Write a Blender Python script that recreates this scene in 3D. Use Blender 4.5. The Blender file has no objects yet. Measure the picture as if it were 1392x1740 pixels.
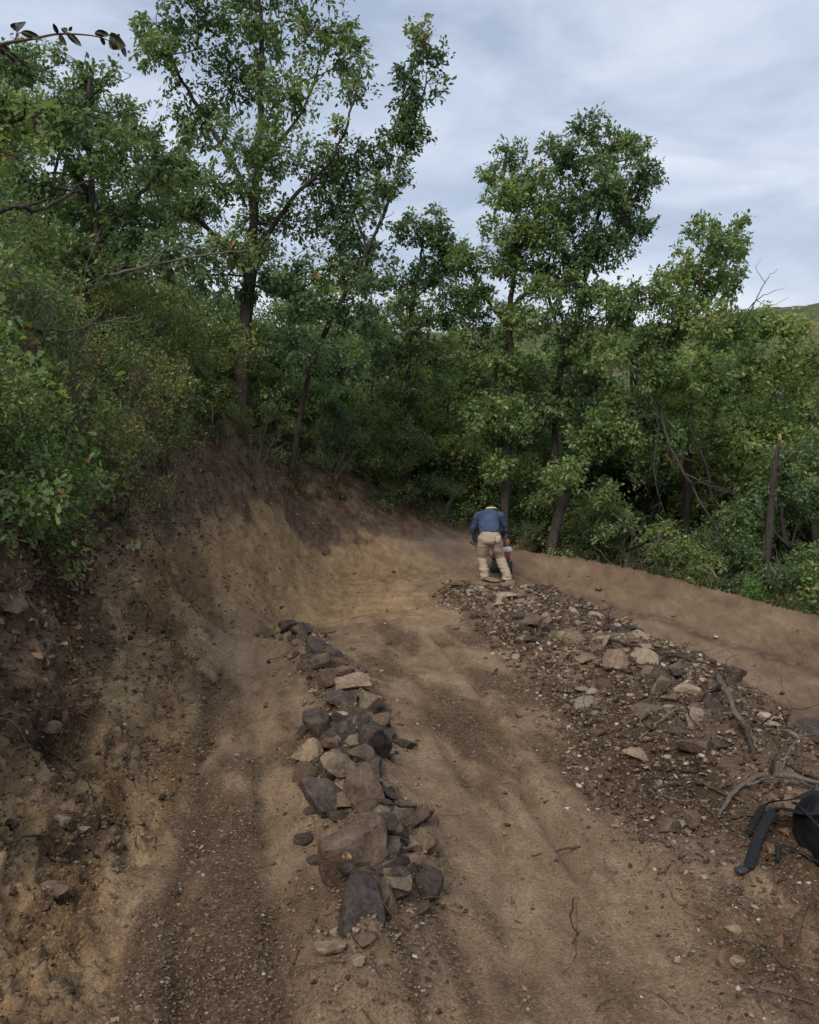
import bpy, math, random
import numpy as np
from mathutils import Vector
from mathutils.bvhtree import BVHTree

R = math.radians
rng = np.random.default_rng(7)
random.seed(7)
scene = bpy.context.scene
col = scene.collection

# ------------------------------------------------------------------ camera
CAM = np.array([0.0, 0.0, 1.7]); PITCH = R(6.0); F = 1427.0
cam_d = bpy.data.cameras.new('camera'); cam = bpy.data.objects.new('camera', cam_d); col.objects.link(cam)
cam.location = CAM; cam.rotation_euler = (R(90) - PITCH, 0, 0)
cam_d.sensor_fit = 'HORIZONTAL'; cam_d.sensor_width = 36; cam_d.lens = 36 * F / 1392
cam_d.clip_start = 0.05; cam_d.clip_end = 5000
scene.camera = cam
scene.render.resolution_x = 819; scene.render.resolution_y = 1024

# ------------------------------------------------------------------ world, sun, exposure
SUN_EL, SUN_AZ = R(46), R(205)          # high, hazed sun behind the clouds
w = bpy.data.worlds.new('World'); scene.world = w; w.use_nodes = True
nt = w.node_tree; nt.nodes.clear()
N = nt.nodes.new; L = nt.links.new
out = N('ShaderNodeOutputWorld'); bg = N('ShaderNodeBackground'); L(bg.outputs[0], out.inputs[0])
sky = N('ShaderNodeTexSky'); sky.sky_type = 'NISHITA'; sky.sun_disc = False
sky.sun_elevation = SUN_EL; sky.sun_rotation = SUN_AZ; sky.air_density = 1.2; sky.dust_density = 2.5
scl = N('ShaderNodeMixRGB'); scl.blend_type = 'MULTIPLY'; scl.inputs[0].default_value = 1
scl.inputs[2].default_value = (0.11, 0.11, 0.11, 1); L(sky.outputs[0], scl.inputs[1])
tc = N('ShaderNodeTexCoord'); mp = N('ShaderNodeMapping'); mp.inputs['Scale'].default_value = (1.0, 1.0, 3.2)
mp.inputs['Rotation'].default_value = (R(8), R(-14), 0)
mp.inputs['Location'].default_value = (0.35, 0.2, 0.1)
L(tc.outputs['Generated'], mp.inputs[0])
n1 = N('ShaderNodeTexNoise'); n1.inputs['Scale'].default_value = 2.9; n1.inputs['Detail'].default_value = 8
n1.inputs['Roughness'].default_value = 0.52; n1.inputs['Distortion'].default_value = 0.35; L(mp.outputs[0], n1.inputs[0])
cr = N('ShaderNodeValToRGB'); e = cr.color_ramp.elements
e[0].position = 0.38; e[0].color = (0.36, 0.43, 0.555, 1); e[1].position = 0.65; e[1].color = (0.69, 0.735, 0.81, 1)
k = e.new(0.5); k.color = (0.50, 0.565, 0.685, 1)
L(n1.outputs['Fac'], cr.inputs[0])
mx = N('ShaderNodeMixRGB'); mx.inputs[0].default_value = 0.86; L(scl.outputs[0], mx.inputs[1]); L(cr.outputs[0], mx.inputs[2])
L(mx.outputs[0], bg.inputs[0]); bg.inputs[1].default_value = 0.76

sun_d = bpy.data.lights.new('sun', 'SUN'); sun = bpy.data.objects.new('sun', sun_d); col.objects.link(sun)
sun_d.energy = 1.5; sun_d.angle = R(25); sun_d.color = (1.0, 0.95, 0.87)
sd = Vector((math.sin(SUN_AZ) * math.cos(SUN_EL), math.cos(SUN_AZ) * math.cos(SUN_EL), math.sin(SUN_EL)))
sun.rotation_euler = (-sd).to_track_quat('-Z', 'Y').to_euler()
vs = scene.view_settings; vs.view_transform = 'Standard'; vs.look = 'None'; vs.exposure = 0.72; vs.gamma = 1.0
scene.cycles.max_bounces = 8; scene.cycles.transparent_max_bounces = 8
scene.cycles.use_denoising = True; scene.cycles.denoising_prefilter = 'NONE'; scene.cycles.diffuse_bounces = 6; scene.cycles.transmission_bounces = 8

# ------------------------------------------------------------------ helpers
def P(px, py, Y):
    """the point at depth Y seen along this direction"""
    xc = (px - 696) / F; yc = -(py - 870) / F
    d = np.array([xc, math.cos(PITCH) + yc * math.sin(PITCH), -math.sin(PITCH) + yc * math.cos(PITCH)])
    return CAM + d * (Y / d[1])
def pdir(px, py):
    p = P(px, py, 1.0) - CAM
    return p / np.linalg.norm(p)
SL = 0.085
def GP(px, py, dz=0.0):
    d = P(px, py, 1.0) - CAM
    t = (dz - CAM[2]) / (d[2] + SL * d[1])
    return CAM + d * t

def hash3(ix, iy, iz, s=0):
    h = (ix.astype(np.int64) * 374761393 + iy.astype(np.int64) * 668265263 + iz.astype(np.int64) * 2147483647 + s * 1274126177) & 0xFFFFFFFF
    h = ((h ^ (h >> 13)) * 1274126177) & 0xFFFFFFFF
    h = ((h ^ (h >> 16)) * 2246822519) & 0xFFFFFFFF
    return ((h ^ (h >> 15)) & 0xFFFF) / 65535.0
def vnoise(p, s=0):
    i = np.floor(p); f = p - i; f = f * f * (3 - 2 * f)
    ix, iy, iz = i[..., 0], i[..., 1], i[..., 2]; r = 0
    for a in (0, 1):
        wa = f[..., 0] if a else 1 - f[..., 0]
        for b in (0, 1):
            wb = f[..., 1] if b else 1 - f[..., 1]
            for c in (0, 1):
                wc = f[..., 2] if c else 1 - f[..., 2]
                r = r + wa * wb * wc * hash3(ix + a, iy + b, iz + c, s)
    return r * 2 - 1
def fbm(p, sc, oct=4, s=0, gain=0.5):
    r = 0; a = 1.0
    for o in range(oct):
        r = r + a * vnoise(p * sc, s + o * 17); sc *= 2.03; a *= gain
    return r
def sstep(a, b, x):
    t = np.clip((x - a) / (b - a), 0, 1); return t * t * (3 - 2 * t)

def mesh_np(name, V, faces, smooth=False, attrs=None):
    """faces: list of (n,k) index arrays"""
    me = bpy.data.meshes.new(name)
    V = np.asarray(V, dtype=np.float32).reshape(-1, 3)
    me.vertices.add(len(V)); me.vertices.foreach_set('co', V.ravel())
    faces = [np.asarray(f, dtype=np.int32) for f in faces if len(f)]
    tot = sum(f.size for f in faces); npoly = sum(len(f) for f in faces)
    me.loops.add(tot); me.polygons.add(npoly)
    me.loops.foreach_set('vertex_index', np.concatenate([f.ravel() for f in faces]))
    sizes = np.concatenate([np.full(len(f), f.shape[1], dtype=np.int32) for f in faces])
    starts = np.concatenate([[0], np.cumsum(sizes)[:-1]]).astype(np.int32)
    me.polygons.foreach_set('loop_start', starts)
    if smooth: me.polygons.foreach_set('use_smooth', np.ones(npoly, dtype=bool))
    for k_, v_ in (attrs or {}).items():
        at = me.attributes.new(k_, 'FLOAT', 'POINT'); at.data.foreach_set('value', np.asarray(v_, dtype=np.float32))
    me.update(calc_edges=True); me.validate()
    return me
def obj(name, me, mat=None, parent=None, loc=None):
    o = bpy.data.objects.new(name, me); col.objects.link(o)
    if mat is not None and me is not None and not me.materials: me.materials.append(mat)
    if parent is not None: o.parent = parent
    if loc is not None: o.location = loc
    return o
def tag(o, label=None, cat=None, group=None, kind=None):
    if label: o['label'] = label
    if cat: o['category'] = cat
    if group: o['group'] = group
    if kind: o['kind'] = kind
    return o
def empty(name, loc=(0, 0, 0)):
    o = bpy.data.objects.new(name, None); col.objects.link(o); o.location = loc; o.empty_display_size = 0.1
    return o

class MB:
    """collects tubes and lofts into one mesh"""
    def __init__(s): s.V = []; s.Q = []; s.T = []; s.n = 0
    def raw(s, V, Q=None, T=None):
        V = np.asarray(V, float)
        if Q is not None and len(Q): s.Q.append(np.asarray(Q) + s.n)
        if T is not None and len(T): s.T.append(np.asarray(T) + s.n)
        s.V.append(V); s.n += len(V)
    def tube(s, pts, rad, sides=6, cap=True, ell=None):
        pts = np.asarray(pts, float); n = len(pts); rad = np.broadcast_to(np.asarray(rad, float), (n,))
        t = np.gradient(pts, axis=0); t /= np.linalg.norm(t, axis=1)[:, None] + 1e-9
        up = np.array([0, 0, 1.0]) if abs(t[0][2]) < 0.9 else np.array([0, 1.0, 0])
        a = np.cross(t, up); a /= np.linalg.norm(a, axis=1)[:, None] + 1e-9
        b = np.cross(a, t)
        for i in range(1, n):
            if np.dot(a[i], a[i - 1]) < 0: a[i] = -a[i]; b[i] = -b[i]
        th = np.linspace(0, 2 * math.pi, sides, endpoint=False)
        ex, ey = ell if ell else (1, 1)
        V = pts[:, None] + rad[:, None, None] * (a[:, None] * np.cos(th)[None, :, None] * ex + b[:, None] * np.sin(th)[None, :, None] * ey)
        V = V.reshape(-1, 3)
        i = np.arange(n - 1)[:, None]; j = np.arange(sides)[None]
        q = np.stack([i * sides + j, i * sides + (j + 1) % sides, (i + 1) * sides + (j + 1) % sides, (i + 1) * sides + j], -1).reshape(-1, 4)
        T = []
        if cap:
            V = np.vstack([V, pts[0], pts[-1]]); c0, c1 = n * sides, n * sides + 1
            for k_ in range(sides):
                T.append((c0, (k_ + 1) % sides, k_)); T.append((c1, (n - 1) * sides + k_, (n - 1) * sides + (k_ + 1) % sides))
        s.raw(V, q, T)
    def loft(s, rings, cap=True):
        n, m = len(rings), len(rings[0]); V = np.asarray(rings, float).reshape(-1, 3)
        i = np.arange(n - 1)[:, None]; j = np.arange(m)[None]
        q = np.stack([i * m + j, i * m + (j + 1) % m, (i + 1) * m + (j + 1) % m, (i + 1) * m + j], -1).reshape(-1, 4)
        T = []
        if cap:
            c0, c1 = n * m, n * m + 1
            V = np.vstack([V, V[:m].mean(0), V[(n - 1) * m:n * m].mean(0)])
            for k_ in range(m):
                T.append((c0, (k_ + 1) % m, k_)); T.append((c1, (n - 1) * m + k_, (n - 1) * m + (k_ + 1) % m))
        s.raw(V, q, T)
    def box(s, c, d, bev=0.0, rot=None):
        c = np.asarray(c, float); d = np.asarray(d, float) / 2
        g = []
        for sz in (-1, 1):
            for (ax, ay) in ((-1, -1), (1, -1), (1, 1), (-1, 1)):
                g.append((ax, ay, sz))
        if bev <= 0:
            V = np.array(g) * d; Q = [(3, 2, 1, 0), (4, 5, 6, 7), (0, 1, 5, 4), (1, 2, 6, 5), (2, 3, 7, 6), (3, 0, 4, 7)]
            if rot is not None: V = V @ rot.T
            s.raw(V + c, Q)
        else:
            rings = []
            for (z, ins) in ((-d[2], bev), (-d[2] + bev, 0), (d[2] - bev, 0), (d[2], bev)):
                ring = []
                X, Y_ = d[0] - ins, d[1] - ins
                for (ax, ay) in ((-1, -1), (1, -1), (1, 1), (-1, 1)):
                    bb = bev
                    if (ax * ay) > 0: ring += [(ax * X, ay * (Y_ - bb), z), (ax * (X - bb), ay * Y_, z)]
                    else: ring += [(ax * (X - bb), ay * Y_, z), (ax * X, ay * (Y_ - bb), z)]
                ring = np.array(ring); ang = np.arctan2(ring[:, 1] / d[1], ring[:, 0] / d[0]); ring = ring[np.argsort(ang)]
                if rot is not None: ring = ring @ rot.T
                rings.append(ring + c)
            s.loft(rings)
    def mesh(s, name, smooth=True, attrs=None):
        return mesh_np(name, np.vstack(s.V), [np.vstack(s.Q) if s.Q else np.zeros((0, 4), int), np.vstack(s.T) if s.T else np.zeros((0, 3), int)], smooth, attrs)
    def build(s, name, mat, parent=None, smooth=True, loc=None):
        return obj(name, s.mesh(name, smooth), mat, parent, loc)

def catmull(pts, per=6):
    pts = np.asarray(pts, float)
    if len(pts) < 3:
        t = np.linspace(0, 1, per + 1)[:, None]; return pts[0] * (1 - t) + pts[-1] * t
    p = np.vstack([2 * pts[0] - pts[1], pts, 2 * pts[-1] - pts[-2]]); o = []
    for i in range(1, len(p) - 2):
        t = np.linspace(0, 1, per, endpoint=False)[:, None]
        a, b, c, d = p[i - 1], p[i], p[i + 1], p[i + 2]
        o.append(0.5 * (2 * b + (c - a) * t + (2 * a - 5 * b + 4 * c - d) * t ** 2 + (3 * b - a - 3 * c + d) * t ** 3))
    o.append(pts[-1][None]); return np.vstack(o)

# ------------------------------------------------------------------ materials
def mat_new(name):
    m = bpy.data.materials.new(name); m.use_nodes = True; t = m.node_tree
    return m, t, t.nodes['Principled BSDF'], t.nodes['Material Output']
def nd(t, typ, **kw):
    n_ = t.nodes.new(typ)
    for k_, v_ in kw.items(): n_.inputs[k_].default_value = v_
    return n_
def ramp(t, stops, src=None):
    r = t.nodes.new('ShaderNodeValToRGB'); el = r.color_ramp.elements
    while len(el) < len(stops): el.new(0.5)
    for e_, (p_, c_) in zip(el, stops): e_.position = p_; e_.color = (*c_, 1)
    if src is not None: t.links.new(src, r.inputs[0])
    return r
def mixc(t, a, b, fac, mode='MIX'):
    m = t.nodes.new('ShaderNodeMixRGB'); m.blend_type = mode
    for i, v in ((0, fac), (1, a), (2, b)):
        if isinstance(v, (int, float)): m.inputs[i].default_value = v
        elif isinstance(v, tuple): m.inputs[i].default_value = (*v, 1)
        else: t.links.new(v, m.inputs[i])
    return m.outputs[0]
def mth(t, op, a, b=0.0, clamp=False):
    m = t.nodes.new('ShaderNodeMath'); m.operation = op; m.use_clamp = clamp
    for i, v in ((0, a), (1, b)):
        if isinstance(v, (int, float)): m.inputs[i].default_value = v
        else: t.links.new(v, m.inputs[i])
    return m.outputs[0]
def noise(t, vec, scale, detail=4, rough=0.55, dist=0.0):
    n_ = t.nodes.new('ShaderNodeTexNoise'); n_.inputs['Scale'].default_value = scale; n_.inputs['Detail'].default_value = detail
    n_.inputs['Roughness'].default_value = rough; n_.inputs['Distortion'].default_value = dist
    if vec is not None: t.links.new(vec, n_.inputs['Vector'])
    return n_.outputs['Fac']
def attr(t, name):
    a = t.nodes.new('ShaderNodeAttribute'); a.attribute_name = name; return a.outputs['Fac']
def coords(t, which='Object'):
    return t.nodes.new('ShaderNodeTexCoord').outputs[which]
def bump(t, bs, h, strength, dist):
    b = t.nodes.new('ShaderNodeBump'); b.inputs['Strength'].default_value = strength; b.inputs['Distance'].default_value = dist
    t.links.new(h, b.inputs['Height']); t.links.new(b.outputs[0], bs.inputs['Normal']); return b

def m_soil():
    m, t, b, o = mat_new('soil')
    v = coords(t)
    big = noise(t, v, 0.9, 5, 0.6, 0.4); mid = noise(t, v, 5.0, 5, 0.6, 0.3); fin = noise(t, v, 62, 6, 0.75); grit = noise(t, v, 160, 3, 0.7)
    ms = t.nodes.new('ShaderNodeMapping'); ms.inputs['Scale'].default_value = (2.6, 0.75, 1.5); ms.inputs['Rotation'].default_value = (0, 0, R(14)); t.links.new(v, ms.inputs[0])
    strk = noise(t, ms.outputs[0], 2.4, 6, 0.68, 0.7)
    lane = ramp(t, [(0.3, (0.158, 0.10, 0.059)), (0.5, (0.28, 0.19, 0.118)), (0.68, (0.41, 0.30, 0.197))], mixc(t, mixc(t, big, mid, 0.5), strk, 0.55))
    clay = ramp(t, [(0.3, (0.205, 0.126, 0.068)), (0.5, (0.36, 0.24, 0.13)), (0.70, (0.51, 0.365, 0.205))], mixc(t, mid, strk, 0.4))
    hum = ramp(t, [(0.3, (0.065, 0.042, 0.03)), (0.52, (0.145, 0.097, 0.067)), (0.75, (0.26, 0.18, 0.124))], mid)
    red = ramp(t, [(0.3, (0.125, 0.083, 0.052)), (0.5, (0.212, 0.147, 0.096)), (0.7, (0.30, 0.217, 0.145))], mixc(t, big, strk, 0.5))
    wob = mth(t, 'MULTIPLY', mth(t, 'SUBTRACT', mid, 0.5), 0.9)
    def msk(nm, lo=0.18, hi=0.82):
        r = t.nodes.new('ShaderNodeMapRange'); r.interpolation_type = 'SMOOTHSTEP'
        t.links.new(mth(t, 'ADD', attr(t, nm), wob), r.inputs[0]); r.inputs[1].default_value = lo; r.inputs[2].default_value = hi
        return r.outputs[0]
    c = mixc(t, lane.outputs[0], red.outputs[0], msk('red'))
    c = mixc(t, c, clay.outputs[0], msk('clay', 0.2, 0.8))
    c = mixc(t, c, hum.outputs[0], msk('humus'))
    damp = ramp(t, [(0.44, (1, 1, 1)), (0.62, (0.66, 0.62, 0.6))], noise(t, v, 1.7, 5, 0.65, 0.8))
    c = mixc(t, c, damp.outputs[0], 0.45, 'MULTIPLY')
    c = mixc(t, c, (0.60, 0.55, 0.50), mth(t, 'MULTIPLY', mth(t, 'ADD', attr(t, 'crumb'), mth(t, 'MULTIPLY', wob, 0.5)), 0.62, True), 'MULTIPLY')
    sp = ramp(t, [(0.36, (0.36, 0.33, 0.31)), (0.5, (1, 1, 1)), (0.64, (1.6, 1.55, 1.5))], mixc(t, fin, grit, 0.5))
    c = mixc(t, c, sp.outputs[0], 0.85, 'MULTIPLY')
    v2 = t.nodes.new('ShaderNodeTexVoronoi'); v2.inputs['Scale'].default_value = 95; t.links.new(v, v2.inputs['Vector'])
    sep = t.nodes.new('ShaderNodeSeparateColor'); t.links.new(v2.outputs['Color'], sep.inputs[0])
    gr = ramp(t, [(0.0, (0.45, 0.42, 0.4)), (0.3, (0.85, 0.84, 0.83)), (0.7, (1.1, 1.1, 1.1)), (0.93, (1.35, 1.32, 1.28)), (1.0, (2.0, 1.95, 1.85))], sep.outputs[0])
    c = mixc(t, c, gr.outputs[0], mth(t, 'ADD', mth(t, 'MULTIPLY', attr(t, 'crumb'), 0.6), 0.22), 'MULTIPLY')
    vo = t.nodes.new('ShaderNodeTexVoronoi'); vo.inputs['Scale'].default_value = 38; t.links.new(v, vo.inputs['Vector'])
    peb = ramp(t, [(0.0, (1, 1, 1)), (0.22, (0, 0, 0))], vo.outputs['Distance'])
    sel = mth(t, 'GREATER_THAN', vo.outputs['Color'], 0.80)
    c = mixc(t, c, (0.36, 0.28, 0.2), mth(t, 'MULTIPLY', mth(t, 'MULTIPLY', peb.outputs[0], sel), 0.55))
    t.links.new(c, b.inputs['Base Color']); b.inputs['Roughness'].default_value = 0.96; b.inputs['Specular IOR Level'].default_value = 0.15
    h = mth(t, 'ADD', mth(t, 'MULTIPLY', fin, 0.7), mth(t, 'MULTIPLY', grit, 0.25)); h = mth(t, 'ADD', h, mth(t, 'MULTIPLY', mth(t, 'MULTIPLY', peb.outputs[0], sel), 0.35))
    h = mth(t, 'MULTIPLY', h, mth(t, 'ADD', mth(t, 'MULTIPLY', attr(t, 'crumb'), 0.8), 0.45)); bump(t, b, h, 1.0, 0.045)
    return m
def m_rock(name, dark, mid_, pale, dirt=0.45):
    m, t, b, o = mat_new(name); oi = t.nodes.new('ShaderNodeObjectInfo')
    ad = t.nodes.new('ShaderNodeVectorMath'); ad.operation = 'ADD'; t.links.new(coords(t), ad.inputs[0])
    mu = t.nodes.new('ShaderNodeVectorMath'); mu.operation = 'SCALE'; mu.inputs[0].default_value = (13, 7, 5); t.links.new(oi.outputs['Random'], mu.inputs['Scale']); t.links.new(mu.outputs[0], ad.inputs[1])
    v = ad.outputs[0]
    a = noise(t, v, 9, 6, 0.6, 0.5); f_ = noise(t, v, 45, 5, 0.7); g = noise(t, v, 140, 3, 0.6)
    c = ramp(t, [(0.36, dark), (0.5, mid_), (0.66, pale)], mixc(t, a, f_, 0.5)).outputs[0]
    tone = ramp(t, [(0, (0.8, 0.8, 0.82)), (1, (1.15, 1.1, 1.05))], oi.outputs['Random']).outputs[0]
    c = mixc(t, c, tone, 1.0, 'MULTIPLY')
    d = ramp(t, [(0.48, (0, 0, 0)), (0.66, (1, 1, 1))], noise(t, v, 5, 5, 0.65, 0.6)).outputs[0]
    c = mixc(t, c, (0.21, 0.14, 0.09), mth(t, 'MULTIPLY', d, dirt))
    t.links.new(c, b.inputs['Base Color']); b.inputs['Roughness'].default_value = 0.86; b.inputs['Specular IOR Level'].default_value = 0.25
    bump(t, b, mth(t, 'ADD', mth(t, 'MULTIPLY', f_, 0.7), mth(t, 'MULTIPLY', g, 0.3)), 0.9, 0.02)
    return m
def m_bark(name, c0, c1, sc=14):
    m, t, b, o = mat_new(name); mp_ = t.nodes.new('ShaderNodeMapping'); mp_.inputs['Scale'].default_value = (1, 1, 0.25)
    t.links.new(coords(t), mp_.inputs[0]); a = noise(t, mp_.outputs[0], sc, 6, 0.65, 0.6); f_ = noise(t, mp_.outputs[0], sc * 5, 4, 0.6)
    c = ramp(t, [(0.3, c0), (0.7, c1)], mixc(t, a, f_, 0.4)).outputs[0]
    t.links.new(c, b.inputs['Base Color']); b.inputs['Roughness'].default_value = 0.92; b.inputs['Specular IOR Level'].default_value = 0.15
    bump(t, b, mixc(t, a, f_, 0.4), 1.0, 0.05); return m
def m_leaf(name, stops, trans=0.48, gloss=0.5):
    m, t, b, o = mat_new(name); oi = t.nodes.new('ShaderNodeObjectInfo')
    tint = attr(t, 'tint')
    c = ramp(t, stops, tint).outputs[0]
    tone = ramp(t, [(0, (0.82, 0.86, 0.85)), (1, (1.18, 1.12, 1.0))], oi.outputs['Random']).outputs[0]
    c = mixc(t, c, tone, 1.0, 'MULTIPLY')
    t.links.new(c, b.inputs['Base Color']); b.inputs['Roughness'].default_value = gloss; b.inputs['Specular IOR Level'].default_value = 0.35
    tr = t.nodes.new('ShaderNodeBsdfTranslucent'); t.links.new(mixc(t, c, (1.0, 1.15, 0.55), 1.0, 'MULTIPLY'), tr.inputs[0])
    ms = t.nodes.new('ShaderNodeMixShader'); ms.inputs[0].default_value = trans
    t.links.new(b.outputs[0], ms.inputs[1]); t.links.new(tr.outputs[0], ms.inputs[2]); t.links.new(ms.outputs[0], o.inputs[0])
    return m
def m_plain(name, c, rough=0.8, var=0.25, sc=20, spec=0.3, bmp=0.0):
    m, t, b, o = mat_new(name); n_ = noise(t, coords(t), sc, 5, 0.6)
    cc = ramp(t, [(0.25, tuple(x * (1 - var) for x in c)), (0.75, tuple(x * (1 + var) for x in c))], n_).outputs[0]
    t.links.new(cc, b.inputs['Base Color']); b.inputs['Roughness'].default_value = rough; b.inputs['Specular IOR Level'].default_value = spec
    if bmp: bump(t, b, n_, bmp, 0.01)
    return m

M = {}
M['soil'] = m_soil()
M['rock_dark'] = m_rock('rock_dark', (0.026, 0.02, 0.018), (0.072, 0.054, 0.046), (0.15, 0.117, 0.098), 0.45)
M['rock_brown'] = m_rock('rock_brown', (0.055, 0.036, 0.025), (0.132, 0.088, 0.06), (0.23, 0.165, 0.115), 0.5)
M['rock_tan'] = m_rock('rock_tan', (0.11, 0.075, 0.047), (0.24, 0.175, 0.115), (0.40, 0.31, 0.21), 0.4)
M['rock_pale'] = m_rock('rock_pale', (0.2, 0.15, 0.10), (0.37, 0.3, 0.21), (0.52, 0.45, 0.34), 0.25)
M['bark'] = m_bark('bark', (0.014, 0.012, 0.010), (0.115, 0.097, 0.082))
M['bark_grey'] = m_bark('bark_grey', (0.10, 0.082, 0.066), (0.26, 0.22, 0.18), 20)
M['twig'] = m_bark('twig', (0.05, 0.035, 0.025), (0.17, 0.125, 0.09), 30)
M['root'] = m_bark('root', (0.09, 0.055, 0.035), (0.25, 0.165, 0.11), 30)
M['wood_fresh'] = m_bark('wood_fresh', (0.33, 0.19, 0.10), (0.55, 0.37, 0.22), 30)
M['oak_leaf'] = m_leaf('oak_leaf', [(0.0, (0.0773, 0.119, 0.0715)), (0.45, (0.1635, 0.2383, 0.1135)), (0.85, (0.2838, 0.3573, 0.1643)), (0.97, (0.386, 0.3616, 0.1344)), (1.0, (0.5449, 0.2765, 0.1194))])
M['oak_leaf_light'] = m_leaf('oak_leaf_light', [(0.0, (0.1195, 0.1725, 0.0824)), (0.45, (0.2469, 0.3311, 0.1296)), (0.85, (0.3901, 0.4545, 0.1823)), (0.97, (0.546, 0.4662, 0.1618)), (1.0, (0.676, 0.3265, 0.1324))])
M['shrub_leaf'] = m_leaf('shrub_leaf', [(0.0, (0.0852, 0.1277, 0.0538)), (0.5, (0.1988, 0.2596, 0.1036)), (0.85, (0.3597, 0.415, 0.1761)), (0.96, (0.5302, 0.5319, 0.1968)), (1.0, (0.568, 0.3405, 0.1244))])
M['dry_leaf'] = m_leaf('dry_leaf', [(0.0, (0.09, 0.095, 0.035)), (0.4, (0.2, 0.19, 0.075)), (0.8, (0.33, 0.3, 0.13)), (1.0, (0.33, 0.2, 0.09))], 0.3, 0.6)
M['bright_leaf'] = m_leaf('bright_leaf', [(0.0, (0.075, 0.15, 0.0325)), (0.6, (0.125, 0.2375, 0.05)), (1.0, (0.2, 0.3, 0.075))], 0.4)
M['litter_leaf'] = m_leaf('litter_leaf', [(0.0, (0.065, 0.035, 0.0216)), (0.5, (0.195, 0.1025, 0.06)), (0.85, (0.351, 0.2125, 0.12)), (0.95, (0.416, 0.375, 0.192)), (1.0, (0.208, 0.25, 0.096))], 0.1, 0.75)
def m_chip(name, stops):
    m, t, b, o = mat_new(name); v = coords(t); n_ = noise(t, v, 70, 5, 0.7); c = ramp(t, stops, mth(t, 'ADD', attr(t, 'tint'), mth(t, 'MULTIPLY', mth(t, 'SUBTRACT', n_, 0.5), 0.9))).outputs[0]
    t.links.new(c, b.inputs['Base Color']); b.inputs['Roughness'].default_value = 0.95; b.inputs['Specular IOR Level'].default_value = 0.12; bump(t, b, n_, 0.8, 0.012); return m
M['pebble'] = m_chip('pebble', [(0.0, (0.07, 0.046, 0.032)), (0.5, (0.2, 0.142, 0.097)), (0.85, (0.34, 0.26, 0.18)), (1.0, (0.52, 0.45, 0.36))])
M['grass'] = m_leaf('grass', [(0.0, (0.10, 0.11, 0.04)), (0.5, (0.2, 0.17, 0.08)), (1.0, (0.34, 0.27, 0.15))], 0.3, 0.7)
M['near_leaf'] = m_leaf('near_leaf', [(0.0, (0.035, 0.042, 0.026)), (1.0, (0.085, 0.085, 0.055))], 0.18)

# ------------------------------------------------------------------ ground height: control points
C = []
def cp(*a): C.append(P(*a))
def cg(px, py, dz=0.0): C.append(GP(px, py, dz))
for q in ((900, 1740), (700, 1740), (1100, 1740), (850, 1500), (1000, 1500), (1100, 1560), (800, 1300), (930, 1300), (740, 1150), (850, 1150), (690, 1070), (780, 1080), (620, 1045)): cg(*q)
for q in ((1300, 1700, .06), (1240, 1640, .03), (1340, 1560, .08)): cg(*q)
C += [np.array(v, float) for v in ((0, 0, 0), (0, -2, .15), (2, -2, .25), (2.0, 0, .15), (-.8, 0, .12), (-.8, -2, .3), (0, -5, .4), (3.5, -5, .5), (3.2, .5, .1))]
for q in ((300, 1740, .08), (450, 1740, .07), (280, 1500, .1), (450, 1500, .11), (380, 1300, .13), (480, 1300, .13), (340, 1200, .14), (430, 1150, .14), (350, 1100, .14), (440, 1080, .12), (400, 1055, .1), (300, 1330, .13)): cg(*q)
# inside of the turn
for q in ((460, 1020, 13.5), (560, 1010, 14.8), (640, 990, 15.8), (720, 985, 16.3), (770, 985, 16.4), (840, 985, 16.4)): cp(*q)
# left cut bank, toe to crest
for q in ((30, 1650, 2.7), (0, 1400, 3.25), (100, 1480, 3.3), (160, 1480, 3.52), (0, 1200, 3.9), (0, 1050, 4.4), (0, 900, 4.9), (100, 1300, 4.35), (190, 1400, 4.1), (200, 1100, 6.3), (250, 1230, 5.6), (290, 1120, 7.3), (100, 1000, 6.0), (100, 860, 6.6),
          (200, 900, 8.2), (200, 780, 9.3), (300, 1000, 9.2), (300, 900, 11), (300, 770, 13), (330, 1045, 9.9), (400, 900, 13.8), (400, 1000, 12.2), (380, 775, 14.8), (450, 800, 16.2), (500, 920, 16.0), (600, 920, 17.4), (600, 845, 18.6), (700, 930, 18.4), (700, 883, 19.5), (790, 905, 20), (780, 940, 18.6)): cp(*q)
# above the crest the hillside climbs
C += [np.array(v, float) for v in ((-3.4, 17.2, 1.55), (-2.4, 20, 1.1), (0, 24, -.6), (3, 25, -2.0), (-5, 14, 2.3), (-5, 9, 2.4), (-4, 6, 2.2), (-3.4, 3.4, 1.9), (-3.0, 1, 1.6), (-2.2, 1.2, .9), (-2.6, -2, 1.5), (-5, -3, 2.8), (-9, 10, 4.2), (-8, 20, 3.4), (-9, 0, 4.5), (-4, 30, 0.6),
      (0, 40, -2.5), (-20, 30, 6), (-25, 5, 11), (-45, 30, 17), (20, 40, -8), (10, 28, -4.2), (-25, 60, 6), (0, 62, -4), (30, 62, -12), (60, 40, -15), (60, 0, -12), (25, 10, -6), (25, -8, -4), (-25, -10, 12), (0, -10, .8), (-60, 0, 24), (-60, 62, 16))]
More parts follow.
